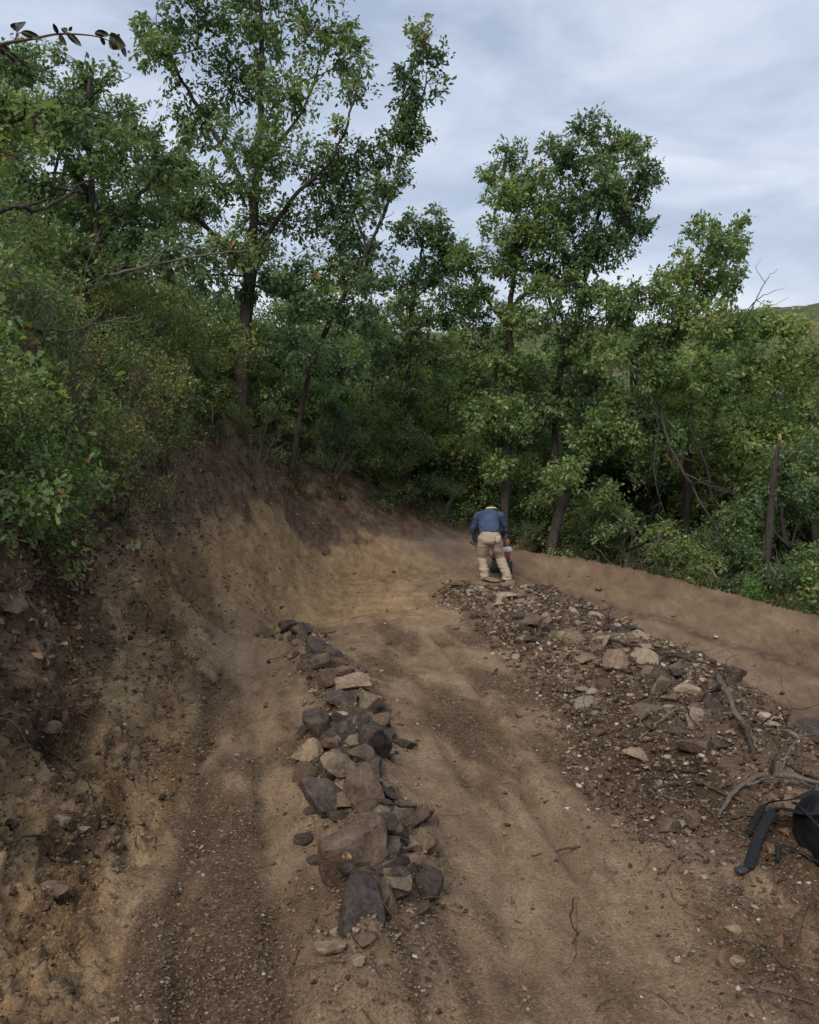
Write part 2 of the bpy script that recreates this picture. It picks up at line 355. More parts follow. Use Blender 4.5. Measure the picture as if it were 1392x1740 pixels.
# rubble ridge, lower trail, outer berm
for q in ((1000, 1050, 11.0), (1060, 1080, 9.8), (1110, 1124, 8.7), (1205, 1158, 7.6), (1275, 1228, 6.4), (1392, 1300, 5.3), (920, 1012, 13.4)): cp(*q)
for q in ((1150, 1220, .12), (1050, 1250, .05), (1270, 1330, .16), (1150, 1380, .06), (1340, 1400, .12), (940, 1110, .06), (1010, 1150, .1), (1450, 1420, .12)): cg(*q)
for q in ((1392, 1230, 9.2), (1392, 1150, 11), (1200, 1100, 12.4), (1270, 1160, 10.4), (1050, 1040, 14.6), (960, 1010, 15.6), (1500, 1200, 10), (1150, 1085, 12.4), (1300, 1190, 9.4)): cp(*q)
for q in ((1392, 1090, 12.6), (1200, 1040, 14.4), (1080, 1000, 15.9), (960, 975, 17.2)): cp(*q)
for q in ((1392, 1046, 13.2), (1300, 1025, 14.1), (1200, 1000, 15.1), (1080, 966, 16.5), (980, 948, 17.6), (880, 933, 18.6)): cp(*q)
C += [np.array(v, float) for v in ((7.3, 14.0, -2.0), (5.8, 16.2, -1.9), (4.3, 18.4, -1.8), (2.9, 20.3, -1.6), (9, 17, -2.9), (6, 21, -2.7), (10, 11, -2.2), (4.0, 5.0, -1.0), (5, 6.3, -1.55), (4.6, 2.5, -.8), (7, 3, -1.7), (9, 7, -2.0))]
C = np.array(C)
def _phi(r2): return 0.5 * r2 * np.log(r2 + 1e-12)
n_ = len(C); D2 = ((C[:, None, :2] - C[None, :, :2]) ** 2).sum(-1)
A = np.zeros((n_ + 3, n_ + 3)); A[:n_, :n_] = _phi(D2) + np.eye(n_) * 0.02
A[:n_, n_:] = np.hstack([np.ones((n_, 1)), C[:, :2]]); A[n_:, :n_] = A[:n_, n_:].T
Wt = np.linalg.solve(A, np.concatenate([C[:, 2], np.zeros(3)]))
def tps(x, y):
    sh = x.shape; p = np.stack([x.ravel(), y.ravel()], -1); r = np.empty(len(p))
    for i in range(0, len(p), 20000):
        q = p[i:i + 20000]; d2 = ((q[:, None] - C[None, :, :2]) ** 2).sum(-1)
        r[i:i + 20000] = _phi(d2) @ Wt[:n_] + Wt[n_] + q @ Wt[n_ + 1:]
    return r.reshape(sh)
def pl_dist(x, y, poly):
    """distance to a polyline and signed side (left positive)"""
    best = np.full(x.shape, 1e9); side = np.zeros(x.shape); par = np.zeros(x.shape); acc = 0
    for a, b in zip(poly[:-1], poly[1:]):
        d = b[:2] - a[:2]; l2 = d @ d; l = math.sqrt(l2)
        t = np.clip(((x - a[0]) * d[0] + (y - a[1]) * d[1]) / l2, 0, 1)
        ex, ey = x - a[0] - t * d[0], y - a[1] - t * d[1]; dd = np.hypot(ex, ey); m_ = dd < best
        best = np.where(m_, dd, best); side = np.where(m_, np.sign(d[0] * ey - d[1] * ex), side); par = np.where(m_, acc + t * l, par); acc += l
    return best, side, par

crest = [np.array(v, float) for v in ((-1.9, -3), (-2.0, 0), (-2.1, 2.0), (-2.25, 3.5))] + [P(*q)[:2] for q in ((0, 900, 4.9), (100, 860, 6.6), (200, 790, 9.2), (300, 775, 13), (380, 780, 14.8), (450, 805, 16.2), (600, 850, 18.6), (700, 885, 19.5), (790, 908, 20), (860, 925, 19.3))]
toe = [np.array(v, float) for v in ((-1.0, -3), (-1.05, 0), (-1.1, 1.5))] + [P(*q)[:2] for q in ((60, 1680, 2.7), (130, 1500, 3.4), (220, 1380, 4.25), (262, 1230, 5.65), (297, 1120, 7.4), (335, 1045, 9.9), (430, 1005, 12.6), (520, 985, 15.3), (640, 965, 16.6), (760, 955, 17.6))]
ridge = [P(*q)[:2] for q in ((800, 990, 15.6), (920, 1012, 13.4), (1000, 1050, 11.0), (1060, 1080, 9.8), (1110, 1108, 8.7), (1205, 1132, 7.6), (1275, 1200, 6.4), (1392, 1265, 5.3))] + [np.array((3.4, 3.6)), np.array((4, 1.0))]
nearedge = [P(760, 1000, 15.0)[:2]] + [GP(*q)[:2] for q in ((850, 1090), (920, 1150), (985, 1260), (1060, 1370), (1150, 1450), (1230, 1530), (1290, 1640), (1340, 1740))] + [np.array((1.6, 0.5))]
rockline = [GP(*q, .1)[:2] for q in ((500, 1065), (545, 1120), (585, 1180), (600, 1260), (600, 1350), (625, 1420), (640, 1500), (620, 1600), (605, 1660))]
BERM = ((1620, 1105, 11.2), (1500, 1075, 12.2), (1392, 1046, 13.2), (1300, 1023, 14.1), (1200, 997, 15.1), (1080, 966, 16.5), (980, 946, 17.6), (880, 931, 18.6), (790, 908, 20))
berm_out = [P(*q)[:2] for q in BERM]
BERM_IN = [P(*q)[:2] for q in ((1500, 1150, 11.0), (1350, 1100, 12.2), (1200, 1055, 13.6), (1040, 1004, 15.6))]
ruts = [([GP(*q)[:2] for q in ((985, 1490), (940, 1420), (900, 1350), (850, 1250), (800, 1150), (740, 1080))], .04, .042),
        ([GP(*q)[:2] for q in ((880, 1700), (860, 1500), (850, 1420), (800, 1330), (750, 1250), (720, 1150))], .05, .028),
        ([GP(*q, .2)[:2] for q in ((300, 1740), (300, 1500), (330, 1330), (350, 1200), (370, 1100))], .05, .042),
        ([GP(*q, .2)[:2] for q in ((490, 1720), (470, 1500), (450, 1330), (440, 1200), (430, 1110))], .055, .034),
        ([P(*q)[:2] for q in ((1460, 1190, 10.4), (1300, 1130, 11.8), (1150, 1065, 13.4), (1000, 1010, 15.4))], .13, .03),
        ([P(*q)[:2] for q in ((1500, 1150, 11.2), (1350, 1095, 12.5), (1200, 1050, 13.9), (1040, 1000, 15.9))], .15, .03)]

# rows and columns: finer where the ground is near
ys = [-6 + 0.35 * i for i in range(20)]
y_ = 1.05
while y_ < 22: ys.append(y_); y_ += 0.0062 * y_ + 0.004
while y_ < 62: ys.append(y_); y_ += 0.35 + 0.02 * (y_ - 22)
ys = np.array(ys); NR = len(ys)
core = np.linspace(-1, 1, 430)
ext = np.linspace(0, 1, 26)[1:] ** 2.2
hw = 0.52 * np.maximum(ys, 0) + 1.5
X = np.concatenate([-(hw[:, None] + ext[::-1][None] * (62 - hw[:, None])), core[None] * hw[:, None], hw[:, None] + ext[None] * (62 - hw[:, None])], 1)
NC = X.shape[1]; Y = np.repeat(ys[:, None], NC, 1)
Z = tps(X, Y)
print('grid', NR, NC)
dc, sc_, pc = pl_dist(X, Y, crest); dt, st, pt_ = pl_dist(X, Y, toe)
sc_ = np.where(Y > 24, np.where(X < 4, 1, -1), sc_)
dr, sr, pr = pl_dist(X, Y, ridge); de, se, pe = pl_dist(X, Y, nearedge)
dl, sl_, pl_ = pl_dist(X, Y, rockline); db, sb, pb = pl_dist(X, Y, berm_out)
bo3 = np.array([P(*q) for q in BERM]); bpar = np.concatenate([[0], np.cumsum(np.hypot(*np.diff(bo3[:, :2], axis=0).T))])
zc = np.interp(pb, bpar, bo3[:, 2]); zlow = np.where(sb > 0, zc - 0.42 * sstep(0.0, 1.9, db) - 0.20 * sstep(0, .35, db) - 0.06 * np.maximum(db - 0.6, 0) - .035 * np.exp(-((db - 1.2) / .16) ** 2) - .04 * np.exp(-((db - 2.2) / .2) ** 2), zc - 0.75 * np.minimum(db, 1.3) - 0.12 * np.maximum(db - 1.3, 0) - .15 * sstep(0, .15, db))
wl = np.where(sr > 0, sstep(0.25, 1.3, dr), 0.0) * sstep(2.1, 3.2, X) * sstep(7.2, 8.6, Y) * np.where(sb > 0, 1.0, sstep(3.5, 1.5, db)) * sstep(19.2, 17.6, Y)
Z = Z * (1 - wl) + zlow * wl
above = (sc_ > 0)                                         # beyond the crest, on the hillside
face = sstep(0.45, 0.0, np.where(st > 0, 0, dt)) * np.where(above, sstep(0.5, 0, dc), 1.0) * (Y > -4)
pile = np.where((se > 0), 1.0, sstep(0.25, 0.0, de)) * np.where(sr < 0, 1.0, sstep(1.0, 0.3, dr)) * sstep(16.2, 15.0, Y)
beyond = np.where(sb > 0, 0.0, sstep(0.05, 0.5, db)) * (X > 1.2)          # behind the outer berm
PT = np.stack([X, Y, Z], -1)
rutd = []
for poly, wd, dp in ruts:
    d, s, p_ = pl_dist(X, Y, poly)
    d = d + 0.02 * vnoise(PT * 6.0, 5)
    rutd.append(d / wd)
    Z -= dp * np.exp(-(d / wd) ** 2) - dp * 0.3 * np.exp(-((d - wd * 2.0) / wd) ** 2)
near = sstep(40, 15, np.hypot(X, Y))
Z += pile * (0.06 * fbm(PT, 2.2, 3, 11) + 0.045 * fbm(PT, 9, 3, 12)) * near
acr = np.where((se > 0) & (sr < 0), de / (de + dr + 1e-6), np.where(sr > 0, 1.0, 0.0))
mamp = np.interp(Y, [4, 6.3, 7.6, 8.6, 10, 13, 15], [.09, .12, .17, .07, .0, -.02, 0])
Z += pile * np.where(sr < 0, (mamp + .10) * np.sin(np.clip(acr, 0, 1) ** .9 * 2.75), mamp * .45 * np.exp(-(dr / 0.4) ** 2)) * sstep(3.2, 5.0, Y)
Z += np.where(sb > 0, 1, .6) * 0.028 * np.exp(-(db / 0.3) ** 2) * fbm(PT, 7, 4, 93, .75) * (X > 1.5) * (Y > 8)
Z += 0.08 * np.exp(-(dr / 0.25) ** 2) * sstep(16, 14, Y) * (Y > 3) * np.abs(fbm(PT, 9, 3, 92, .6))
Z += 0.07 * np.exp(-(dr / 0.22) ** 2) * sstep(16, 14, Y) * (0.5 + 1.2 * vnoise(PT * 3.5, 91)) * (Y > 3)
lanes = (1 - face) * (1 - pile); patch0 = sstep(-0.2, 0.5, fbm(PT, 1.3, 3, 81))
Z += lanes * near * ((1 - .7 * wl) * (0.006 * fbm(PT, 1.6, 2, 21) + 0.006 * fbm(PT, 11, 4, 22, 0.7) + 0.016 * patch0 * (np.abs(fbm(PT, 21, 3, 23, .7)) - .3)))
Z += 0.15 * np.exp(-(dl / 0.24) ** 2) * (1 + .5 * vnoise(PT * 8, 25))
# normals, then rough relief of the cut faces along them
V3 = np.stack([X, Y, Z], -1)
du = np.gradient(V3, axis=1); dv = np.gradient(V3, axis=0); nn = np.cross(du, dv); nn /= np.linalg.norm(nn, axis=-1)[..., None]
nearbank = sstep(11, 7, Y)
cl = fbm(V3, 3.2, 4, 31, 0.55); cl2 = np.abs(fbm(V3, 8, 3, 32)); lump = fbm(V3, 17, 3, 33, 0.7)
rel = face * (nearbank * (0.10 * cl - 0.07 * cl2 + 0.045 * lump) + (1 - nearbank) * (0.006 * cl + 0.03 * lump - 0.012 * cl2))
# scraped streaks of the turn's wall run along the cut and down
ang = R(32); sv = np.stack([(V3[..., 2] + .7 * pt_) * 3.2, (pt_ - .7 * V3[..., 2]) * .45, np.zeros_like(pt_)], -1)
rel += face * (1 - nearbank) * 0.028 * fbm(sv, 1.6, 4, 35, .65)
rel += np.where(above, 1, 0) * near * 0.08 * fbm(V3, 2.0, 3, 41)
V3 = V3 + nn * rel[..., None]
# soil kinds
hgt = np.where(face > 0, dt / (dt + dc + 1e-6), 0)          # 0 at toe, 1 at crest
cn = fbm(V3, 1.1, 3, 51)
farb = sstep(6.5, 9.5, Y)
clay = face * sstep(-0.15, 0.3, 0.62 + 0.12 * farb - hgt + 0.25 * cn)
bowl = sstep(3.0, 0.5, np.hypot((X + 1.2) * 0.8, Y - 14.6)); clay = np.maximum(clay, bowl * 0.85)
clay = np.maximum(clay, 0.5 * sstep(7.5, 11.5, Y) * (1 - face) * (X > -2.2) * (se < 0) * (dl > .1) * np.where(Y < 11, sl_ < 0, 1)); clay = clay * (1 - .25 * (1 - farb) * face)
clay = clay * np.where((X > 0.0) & (Y > 14), sstep(1.6, -0.4, X), 1.0)
humus = np.maximum(np.where(above, 1.0, 0.0), face * sstep(0.42, 0.72, hgt - 0.06 * farb + 0.2 * cn + 0.08 * fbm(V3, 5, 3, 52) - 0.07 * sstep(10, 5, Y)))
humus = np.maximum(humus, pile * (0.6 + 0.4 * np.exp(-(dr / 0.6) ** 2) + 0.25 * cn) * sstep(2.2, 4.2, Y))
humus = np.maximum(humus, beyond)
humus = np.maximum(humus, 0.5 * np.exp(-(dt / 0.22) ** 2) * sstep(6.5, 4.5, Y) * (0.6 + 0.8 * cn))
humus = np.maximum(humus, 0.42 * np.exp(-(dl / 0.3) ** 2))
humus = np.maximum(humus, sstep(26, 34, np.hypot(X, Y)))
humus = np.maximum(humus, sstep(1.0, 0.1, np.hypot((X - 0.9) * .7, Y - 18.6)) * 0.7)
humus = np.maximum(humus, 0.62 * np.exp(-(rutd[2] / 1.3) ** 2) * (0.7 + 0.6 * cn)); humus = np.maximum(humus, 0.4 * np.exp(-(rutd[0] / 1.0) ** 2))
bw = db + .12 * cn
band = (sb > 0) * (sr > 0) * (X > 1.5) * (Y > 6)
humus = np.maximum(humus, band * (.8 * np.exp(-((bw - 1.15) / .14) ** 2) + .8 * np.exp(-((bw - 2.25) / .2) ** 2) + .5 * np.exp(-((bw - .1) / .1) ** 2)))
red = np.where((sr > 0) | (X > 2.2), 1.0, 0.0) * sstep(7, 9, Y) * (X > 1.5)
sx = np.stack([X * 2.2 + .5 * Y, Y * .55, np.zeros_like(X)], -1)
crumb = sstep(-0.3, 0.75, fbm(sx, 1.5, 4, 83, .6) + 0.25 * np.exp(-(rutd[2] / 1.6) ** 2) + .35 * np.exp(-(dl / .35) ** 2) + .2 * np.exp(-(de / .3) ** 2) + .2 * sstep(3.6, 2.0, Y)) * (1 - .8 * wl) * (1 - .7 * sstep(9, 13, Y))
idx = np.arange(NR * NC).reshape(NR, NC)
quads = np.stack([idx[:-1, :-1], idx[:-1, 1:], idx[1:, 1:], idx[1:, :-1]], -1).reshape(-1, 4)
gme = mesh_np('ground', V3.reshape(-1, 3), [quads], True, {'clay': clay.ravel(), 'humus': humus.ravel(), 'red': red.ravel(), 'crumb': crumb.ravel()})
ground = obj('ground', gme, M['soil']); tag(ground, 'brown dirt trail, cut clay bank and banked turn on the hillside', kind='structure')
bvh = BVHTree.FromPolygons([tuple(v) for v in V3.reshape(-1, 3).tolist()], quads.tolist())
def hit(px, py):
    loc, nor, i, d = bvh.ray_cast(Vector(CAM), Vector(pdir(px, py)))
    return (np.array(loc), np.array(nor)) if loc is not None else (None, None)
def gz(x, y):
    loc, nor, i, d = bvh.ray_cast(Vector((x, y, 60)), Vector((0, 0, -1)))
    return (loc.z, np.array(nor)) if loc is not None else (0.0, np.array([0, 0, 1.0]))

# ------------------------------------------------------------------ far hills
def m_hill():
    m, t, b, o = mat_new('hill_grass'); v = coords(t)
    a = noise(t, v, 0.02, 6, 0.65, 0.4); f_ = noise(t, v, 0.12, 5, 0.7)
    c = ramp(t, [(0.42, (0.05, 0.075, 0.03)), (0.55, (0.13, 0.115, 0.068)), (0.75, (0.22, 0.175, 0.115))], mixc(t, a, f_, 0.45)).outputs[0]
    t.links.new(c, b.inputs['Base Color']); b.inputs['Roughness'].default_value = 1.0; b.inputs['Specular IOR Level'].default_value = 0.05
    return m
hx = np.concatenate([np.linspace(-1500, -200, 30), np.linspace(-180, 600, 110), np.linspace(620, 1800, 30)])
hy = np.concatenate([np.linspace(-400, 60, 12), np.linspace(75, 1000, 110), np.linspace(1030, 2400, 24)])
HX, HY = np.meshgrid(hx, hy); hp = np.stack([HX, HY, np.zeros_like(HX)], -1)
HZ = -26 + 8 * fbm(hp, 0.01, 3, 61) * sstep(60, 250, HY)
HZ += 62 * np.exp(-((HY - 330 - 0.25 * HX) / 110) ** 2) * (0.85 + 0.3 * vnoise(hp * 0.008, 62)) * sstep(40, 260, HX)
HZ += 128 * np.exp(-((HY - 800 + 0.1 * HX) / 230) ** 2) * (0.95 + 0.1 * fbm(hp, 0.004, 3, 63)) + 5 * fbm(hp, 0.02, 4, 64) * sstep(200, 500, HY)
i2 = np.arange(HX.size).reshape(HX.shape)
hills = obj('hills', mesh_np('hills', np.stack([HX, HY, HZ], -1).reshape(-1, 3), [np.stack([i2[:-1, :-1], i2[:-1, 1:], i2[1:, 1:], i2[1:, :-1]], -1).reshape(-1, 4)], True), m_hill())
tag(hills, 'dry brown and green hills far behind the trees', kind='structure')

# ------------------------------------------------------------------ foliage
OAK = np.array([(0, 0), (.11, .22), (.05, .32), (.25, .5), (.13, .6), (.24, .82), (0, 1.0), (-.24, .82), (-.13, .6), (-.25, .5), (-.05, .32), (-.11, .22)])
OAK_S = np.array([(0, 0), (.27, .42), (.15, .66), (.02, 1), (-.24, .72), (-.22, .34)])
OVAL = np.array([(0, 0), (.24, .3), (.27, .62), (0, 1), (-.27, .62), (-.24, .3)])
DIAM = np.array([(0, 0), (.3, .5), (0, 1), (-.3, .5)])
def leaves(pos, axis, nrm, size, tmpl, curl=0.18):
    """arrays of vertices and one polygon per leaf"""
    axis = axis / (np.linalg.norm(axis, axis=1)[:, None] + 1e-9)
    side = np.cross(axis, nrm); side /= np.linalg.norm(side, axis=1)[:, None] + 1e-9
    nr = np.cross(side, axis)
    m = len(tmpl); t = tmpl
    bend = -curl * (t[:, 1] ** 2) + 0.35 * np.abs(t[:, 0])
    V = pos[:, None] + size[:, None, None] * (side[:, None] * t[None, :, 0, None] + axis[:, None] * t[None, :, 1, None] + nr[:, None] * bend[None, :, None])
    return V.reshape(-1, 3), np.arange(len(pos) * m).reshape(-1, m)
def rand_unit(n, g): v = g.normal(size=(n, 3)); return v / np.linalg.norm(v, axis=1)[:, None]

def grow(limbs, clumps, g, leaf=0.09, per=12, tmpl=OAK_S, twig_r=0.004, gap=-0.08, subs=6, shell=0.45, bright=0.0, spread=0.07, up=0.75):
    """limbs: (points, r0, r1); clumps: (centre, radii, number of leaves). Returns wood MB and leaf arrays"""
    wood = MB(); hubs = []
    for pts, r0, r1 in limbs:
        p = catmull(pts, 7); n = len(p)
        p = p + g.normal(size=p.shape) * np.linspace(0, 1, n)[:, None] * 0.016 * (1 + r0 * 4)
        rr = np.linspace(0, 1, n); rad = r0 * (1 - rr) + r1 * rr
        rad[0] *= 1.35 if r0 > 0.06 else 1.0
        wood.tube(p, rad * (1 + 0.08 * g.normal(size=n)), 8 if r0 > 0.06 else 5)
        hubs.append(np.hstack([p, rad[:, None]]))
    hub = np.vstack(hubs)
    LP, LA, LN, LS, LT = [], [], [], [], []
    for c, r, nl in clumps:
        c = np.asarray(c, float); r = np.asarray(r, float)
        d = np.linalg.norm(hub[:, :3] - c, axis=1) + 0.8 * np.maximum(0, hub[:, 2] - c[2] + 0.2 * r[2])
        a = hub[np.argmin(d)]
        mid = (a[:3] + c) / 2 + g.normal(size=3) * 0.12 * np.linalg.norm(c - a[:3]) + np.array([0, 0, -0.08 * np.linalg.norm(c - a[:3])])
        br = catmull([a[:3], mid, c], 5); r0 = min(a[3] * 0.6, 0.012 + 0.02 * float(r.mean()))
        rb = np.linspace(r0, r0 * 0.45, len(br)); wood.tube(br, rb, 5, False)
        nodes = [br[len(br) // 2:]]
        for k_ in range(subs):
            st_ = br[g.integers(len(br) // 3, len(br))]; e_ = c + rand_unit(1, g)[0] * r * g.uniform(0.45, 0.9)
            m_ = (st_ + e_) / 2 + g.normal(size=3) * 0.14 * np.linalg.norm(e_ - st_)
            sb_ = catmull([st_, m_, e_], 4); wood.tube(sb_, np.linspace(r0 * 0.42, twig_r * 0.8, len(sb_)), 4, False); nodes.append(sb_[1:])
        nodes = np.vstack(nodes)
        k_ = max(4, int(nl / per)); u = rand_unit(int(k_ * 1.7), g) * (g.random((int(k_ * 1.7), 1)) ** shell) * r
        e_ = c + u * (1 + 0.25 * vnoise((c + u) * 2.1, 71))[:, None]
        keep = vnoise(e_ * (1.0 / max(0.22, 0.42 * float(r.mean()))), 72) > gap
        e_ = e_[keep][:k_]
        if not len(e_): continue
        ni = np.argmin(((e_[:, None] - nodes[None]) ** 2).sum(-1), axis=1); s_ = nodes[ni]
        for a_, b_ in zip(s_, e_):
            wood.tube(np.array([a_, b_]), [twig_r, twig_r * 0.45], 3, False)
        td = e_ - s_; td /= np.linalg.norm(td, axis=1)[:, None] + 1e-6
        idx_ = np.repeat(np.arange(len(e_)), per)
        off = g.random((len(idx_), 1)) ** 1.5
        pos = e_[idx_] - td[idx_] * off * 2.6 * leaf + g.normal(size=(len(idx_), 3)) * spread * leaf / 0.09 * 0.6
        outw = (pos - c) / r; outw /= np.linalg.norm(outw, axis=1)[:, None] + 1e-6
        ax = td[idx_] * 0.7 + rand_unit(len(idx_), g) * 0.9 + outw * 0.3 + np.array([0, 0, -0.12])
        nr_ = rand_unit(len(idx_), g) * 0.75 + np.array([0, 0, up]) + outw * 0.35
        LP.append(pos); LA.append(ax); LN.append(nr_); LS.append(leaf * g.uniform(0.45, 1.4, len(idx_)))
        ctone = g.normal() * 0.12 - .03 + bright
        LT.append(np.clip(0.42 + ctone + 0.2 * g.normal(size=len(idx_)) + 0.12 * (vnoise(pos * 1.5, 73)) + (g.random(len(idx_)) > 0.994) * 0.5, 0, 1))
    LP = np.vstack(LP); V, Fc = leaves(LP, np.vstack(LA), np.vstack(LN), np.concatenate(LS), tmpl)
    return wood, V, Fc, np.repeat(np.concatenate(LT), len(tmpl))

def finish_tree(name, label, cat, base, wood, V, Fc, T, bark, lm, group=None):
    root = empty(name, base); b = np.asarray(base)
    Vw = np.vstack(wood.V) - b
    wm = mesh_np('trunk', Vw, [np.vstack(wood.Q), np.vstack(wood.T) if wood.T else np.zeros((0, 3), int)], True)
    obj('trunk', wm, bark, root)
    cr_ = obj('crown', mesh_np('crown', V - b, [Fc], False, {'tint': T}), lm, root); cr_['kind'] = 'stuff'
    tag(root, label, cat, group); return root

def px_tree(name, label, Yd, limbs, clumps, seed, lai=5.1, leaf=0.096, mat='oak_leaf', bark='bark', cat='tree', group=None, **kw):
    g = np.random.default_rng(seed); LB = []
    for pts, r0, r1 in limbs: LB.append(([P(q[0], q[1], Yd + (q[2] if len(q) > 2 else 0)) for q in pts], r0, r1))
    b0 = LB[0][0][0]; z0, _ = gz(b0[0], b0[1])
    base = np.array([b0[0], b0[1], z0 - 0.1])
    LB[0] = ([base] + list(LB[0][0][1:]) if LB[0][0][1][2] > z0 else [base] + list(LB[0][0][1:]), LB[0][1], LB[0][2])
    CL = []
    for q in clumps:
        px, py, rx, ry = q[:4]; dY = q[4] if len(q) > 4 else g.uniform(-0.9, 0.9)
        s = Yd / F; r = np.array([rx * s, (rx + ry) * 0.5 * s, ry * s])
        CL.append((P(px, py, Yd + dY), r, int(math.pi * r[0] * r[2] * lai / (0.33 * leaf ** 2))))
    for li, (pts, r0, r1) in enumerate(LB):                     # leafy sprays along the limbs
        if r0 < .025: continue
        pp = catmull(pts, 6)
        for k_ in range(int(len(pp) * .28), len(pp), 2 if li == 0 else 3):
            rr = g.uniform(.22, .42) * Yd / 17; c_ = pp[k_] + g.normal(size=3) * .16 + np.array([0, -.12, .05]); r = np.array([rr, rr, rr * .8])
            CL.append((c_, r, int(math.pi * r[0] * r[2] * lai * .75 / (0.33 * leaf ** 2))))
    wood, V, Fc, T = grow(LB, CL, g, leaf=leaf, **kw)
    return finish_tree(name, label, cat, base, wood, V, Fc, T, M[bark], M[mat], group)

px_tree('oak_tree', 'tallest oak with dark straight trunk at left, crown cut off by the picture top', 17.0,
  [([(408, 740), (413, 600), (424, 480), (430, 380), (440, 250), (447, 120), (440, -20)], .16, .03),
   ([(427, 440), (500, 335, -.4), (570, 262, -.6), (612, 130, -.6)], .06, .015), ([(430, 340), (372, 240, .3), (300, 120, .4), (268, 40, .4)], .065, .015),
   ([(436, 290), (515, 185, .5), (556, 60, .5)], .05, .012), ([(424, 470), (350, 385, -.5), (270, 300, -.8), (205, 235, -.8)], .055, .012)],
  [(440, 30, 100, 62), (335, 35, 75, 62), (540, 55, 80, 52), (592, 105, 46, 52), (275, 90, 48, 48), (240, 60, 35, 40), (405, 135, 85, 60), (500, 165, 70, 52), (335, 205, 70, 52), (450, 255, 80, 58), (245, 225, 56, 48),
   (545, 300, 56, 42), (605, 335, 46, 40), (380, 320, 88, 52), (480, 375, 88, 52), (625, 440, 46, 40), (560, 460, 60, 44), (300, 370, 60, 50), (430, -50, 120, 50), (300, -40, 70, 45), (545, -30, 70, 40), (600, 150, 30, 26), (395, 430, 70, 46), (480, 470, 60, 40), (340, 470, 60, 40)], 101, lai=2.4)
px_tree('oak_tree', 'slender oak leaning right beside the tallest oak, tip standing alone in the sky', 16.4,
  [([(492, 740, 1.2), (525, 640, .8), (575, 520, .4), (625, 425), (660, 345), (690, 255), (716, 172), (735, 95)], .06, .012), ([(625, 425), (600, 350, .3), (590, 280, .3)], .03, .01), ([(520, 640), (500, 560, .5), (520, 470, .6)], .04, .012)],
  [(712, 62, 30, 34, 0), (738, 100, 34, 36, .2), (700, 130, 36, 40, -.2), (745, 140, 26, 30, .1), (690, 200, 34, 34, 0), (655, 255, 40, 40, .3), (708, 240, 22, 26, -.2), (600, 270, 56, 36, .4), (640, 320, 34, 30, -.3), (560, 350, 46, 36, .2), (600, 400, 50, 38, .3), (640, 470, 40, 36), (540, 520, 56, 44), (610, 540, 50, 40), (500, 590, 56, 44), (580, 620, 60, 44)], 102, lai=3.0, leaf=0.088)
px_tree('oak_tree', 'small thin oak with open tufted top in the gap between the two tall groups', 21.0,
  [([(688, 760), (694, 620), (702, 510), (716, 430), (722, 370)], .08, .015), ([(702, 510), (745, 470), (760, 430)], .03, .01)],
  [(690, 392, 34, 26), (736, 378, 26, 30), (750, 410, 28, 26), (680, 475, 40, 24), (742, 470, 40, 28), (765, 450, 24, 22), (700, 540, 50, 34), (760, 530, 44, 34), (660, 590, 56, 44), (740, 610, 60, 44), (690, 670, 60, 44)], 103, lai=3.2)
px_tree('oak_tree', 'upright oak with dark trunk rising right behind the bent worker', 19.0,
  [([(858, 885), (861, 770), (868, 640), (867, 520), (880, 430), (872, 320)], .105, .03), ([(868, 525), (905, 492, -.3), (960, 484, -.5), (1035, 492, -.6)], .06, .02), ([(880, 430), (925, 340, .3), (955, 270, .4)], .05, .015), ([(866, 560), (820, 500, .4), (795, 450, .5)], .04, .012)],
  [(868, 268, 38, 28), (832, 300, 30, 24), (856, 330, 36, 32), (838, 395, 30, 30), (902, 320, 42, 44), (872, 440, 52, 38), (800, 435, 40, 30), (922, 400, 44, 40), (790, 495, 46, 34), (822, 560, 52, 44), (900, 540, 46, 36), (850, 620, 56, 40), (800, 640, 50, 44), (905, 640, 46, 40), (830, 700, 54, 40), (885, 720, 36, 34, -.5), (850, 790, 34, 30, -.3), (900, 800, 34, 30, .4)], 104, lai=3.6, mat='oak_leaf_light')
px_tree('oak_tree', 'tall full-crowned oak forming the highest top of the right-hand group', 19.8,
  [([(955, 905), (943, 750), (955, 620), (985, 520), (1010, 400), (1030, 290)], .11, .03), ([(1000, 440), (1060, 380), (1090, 310)], .05, .015), ([(960, 600), (930, 480), (950, 380)], .05, .015)],
  [(1000, 214, 42, 26), (1040, 255, 52, 38), (962, 270, 42, 40), (1080, 250, 34, 28), (1095, 300, 36, 38), (1000, 325, 60, 52), (1075, 385, 46, 48), (1010, 425, 62, 46), (952, 360, 52, 46), (935, 245, 20, 20), (1050, 330, 50, 40), (960, 470, 56, 42), (1030, 520, 60, 40), (970, 570, 56, 42), (930, 690, 50, 40), (1000, 660, 56, 40)], 105, lai=3.9)
px_tree('oak_tree', 'oak with crooked trunk leaning right out of the berm edge', 18.2,
  [([(932, 945), (955, 860), (990, 790), (1050, 728), (1108, 655), (1150, 560), (1192, 450)], .12, .03), ([(1108, 655), (1060, 590), (1050, 520)], .05, .015), ([(1150, 560), (1215, 500), (1240, 420)], .045, .012)],
  [(1192, 388, 36, 26), (1228, 420, 44, 42), (1256, 372, 20, 18), (1168, 455, 50, 42), (1235, 482, 40, 38), (1128, 500, 50, 42), (1062, 505, 50, 38), (1180, 545, 66, 44), (1100, 580, 60, 44), (1040, 600, 50, 34), (1245, 560, 50, 44), (1140, 640, 60, 40), (1060, 680, 50, 36), (1210, 640, 50, 40), (1000, 740, 46, 34), (960, 800, 40, 30), (1080, 760, 50, 36), (1150, 740, 46, 36), (1020, 840, 46, 34)], 106, lai=3.8, mat='oak_leaf_light')
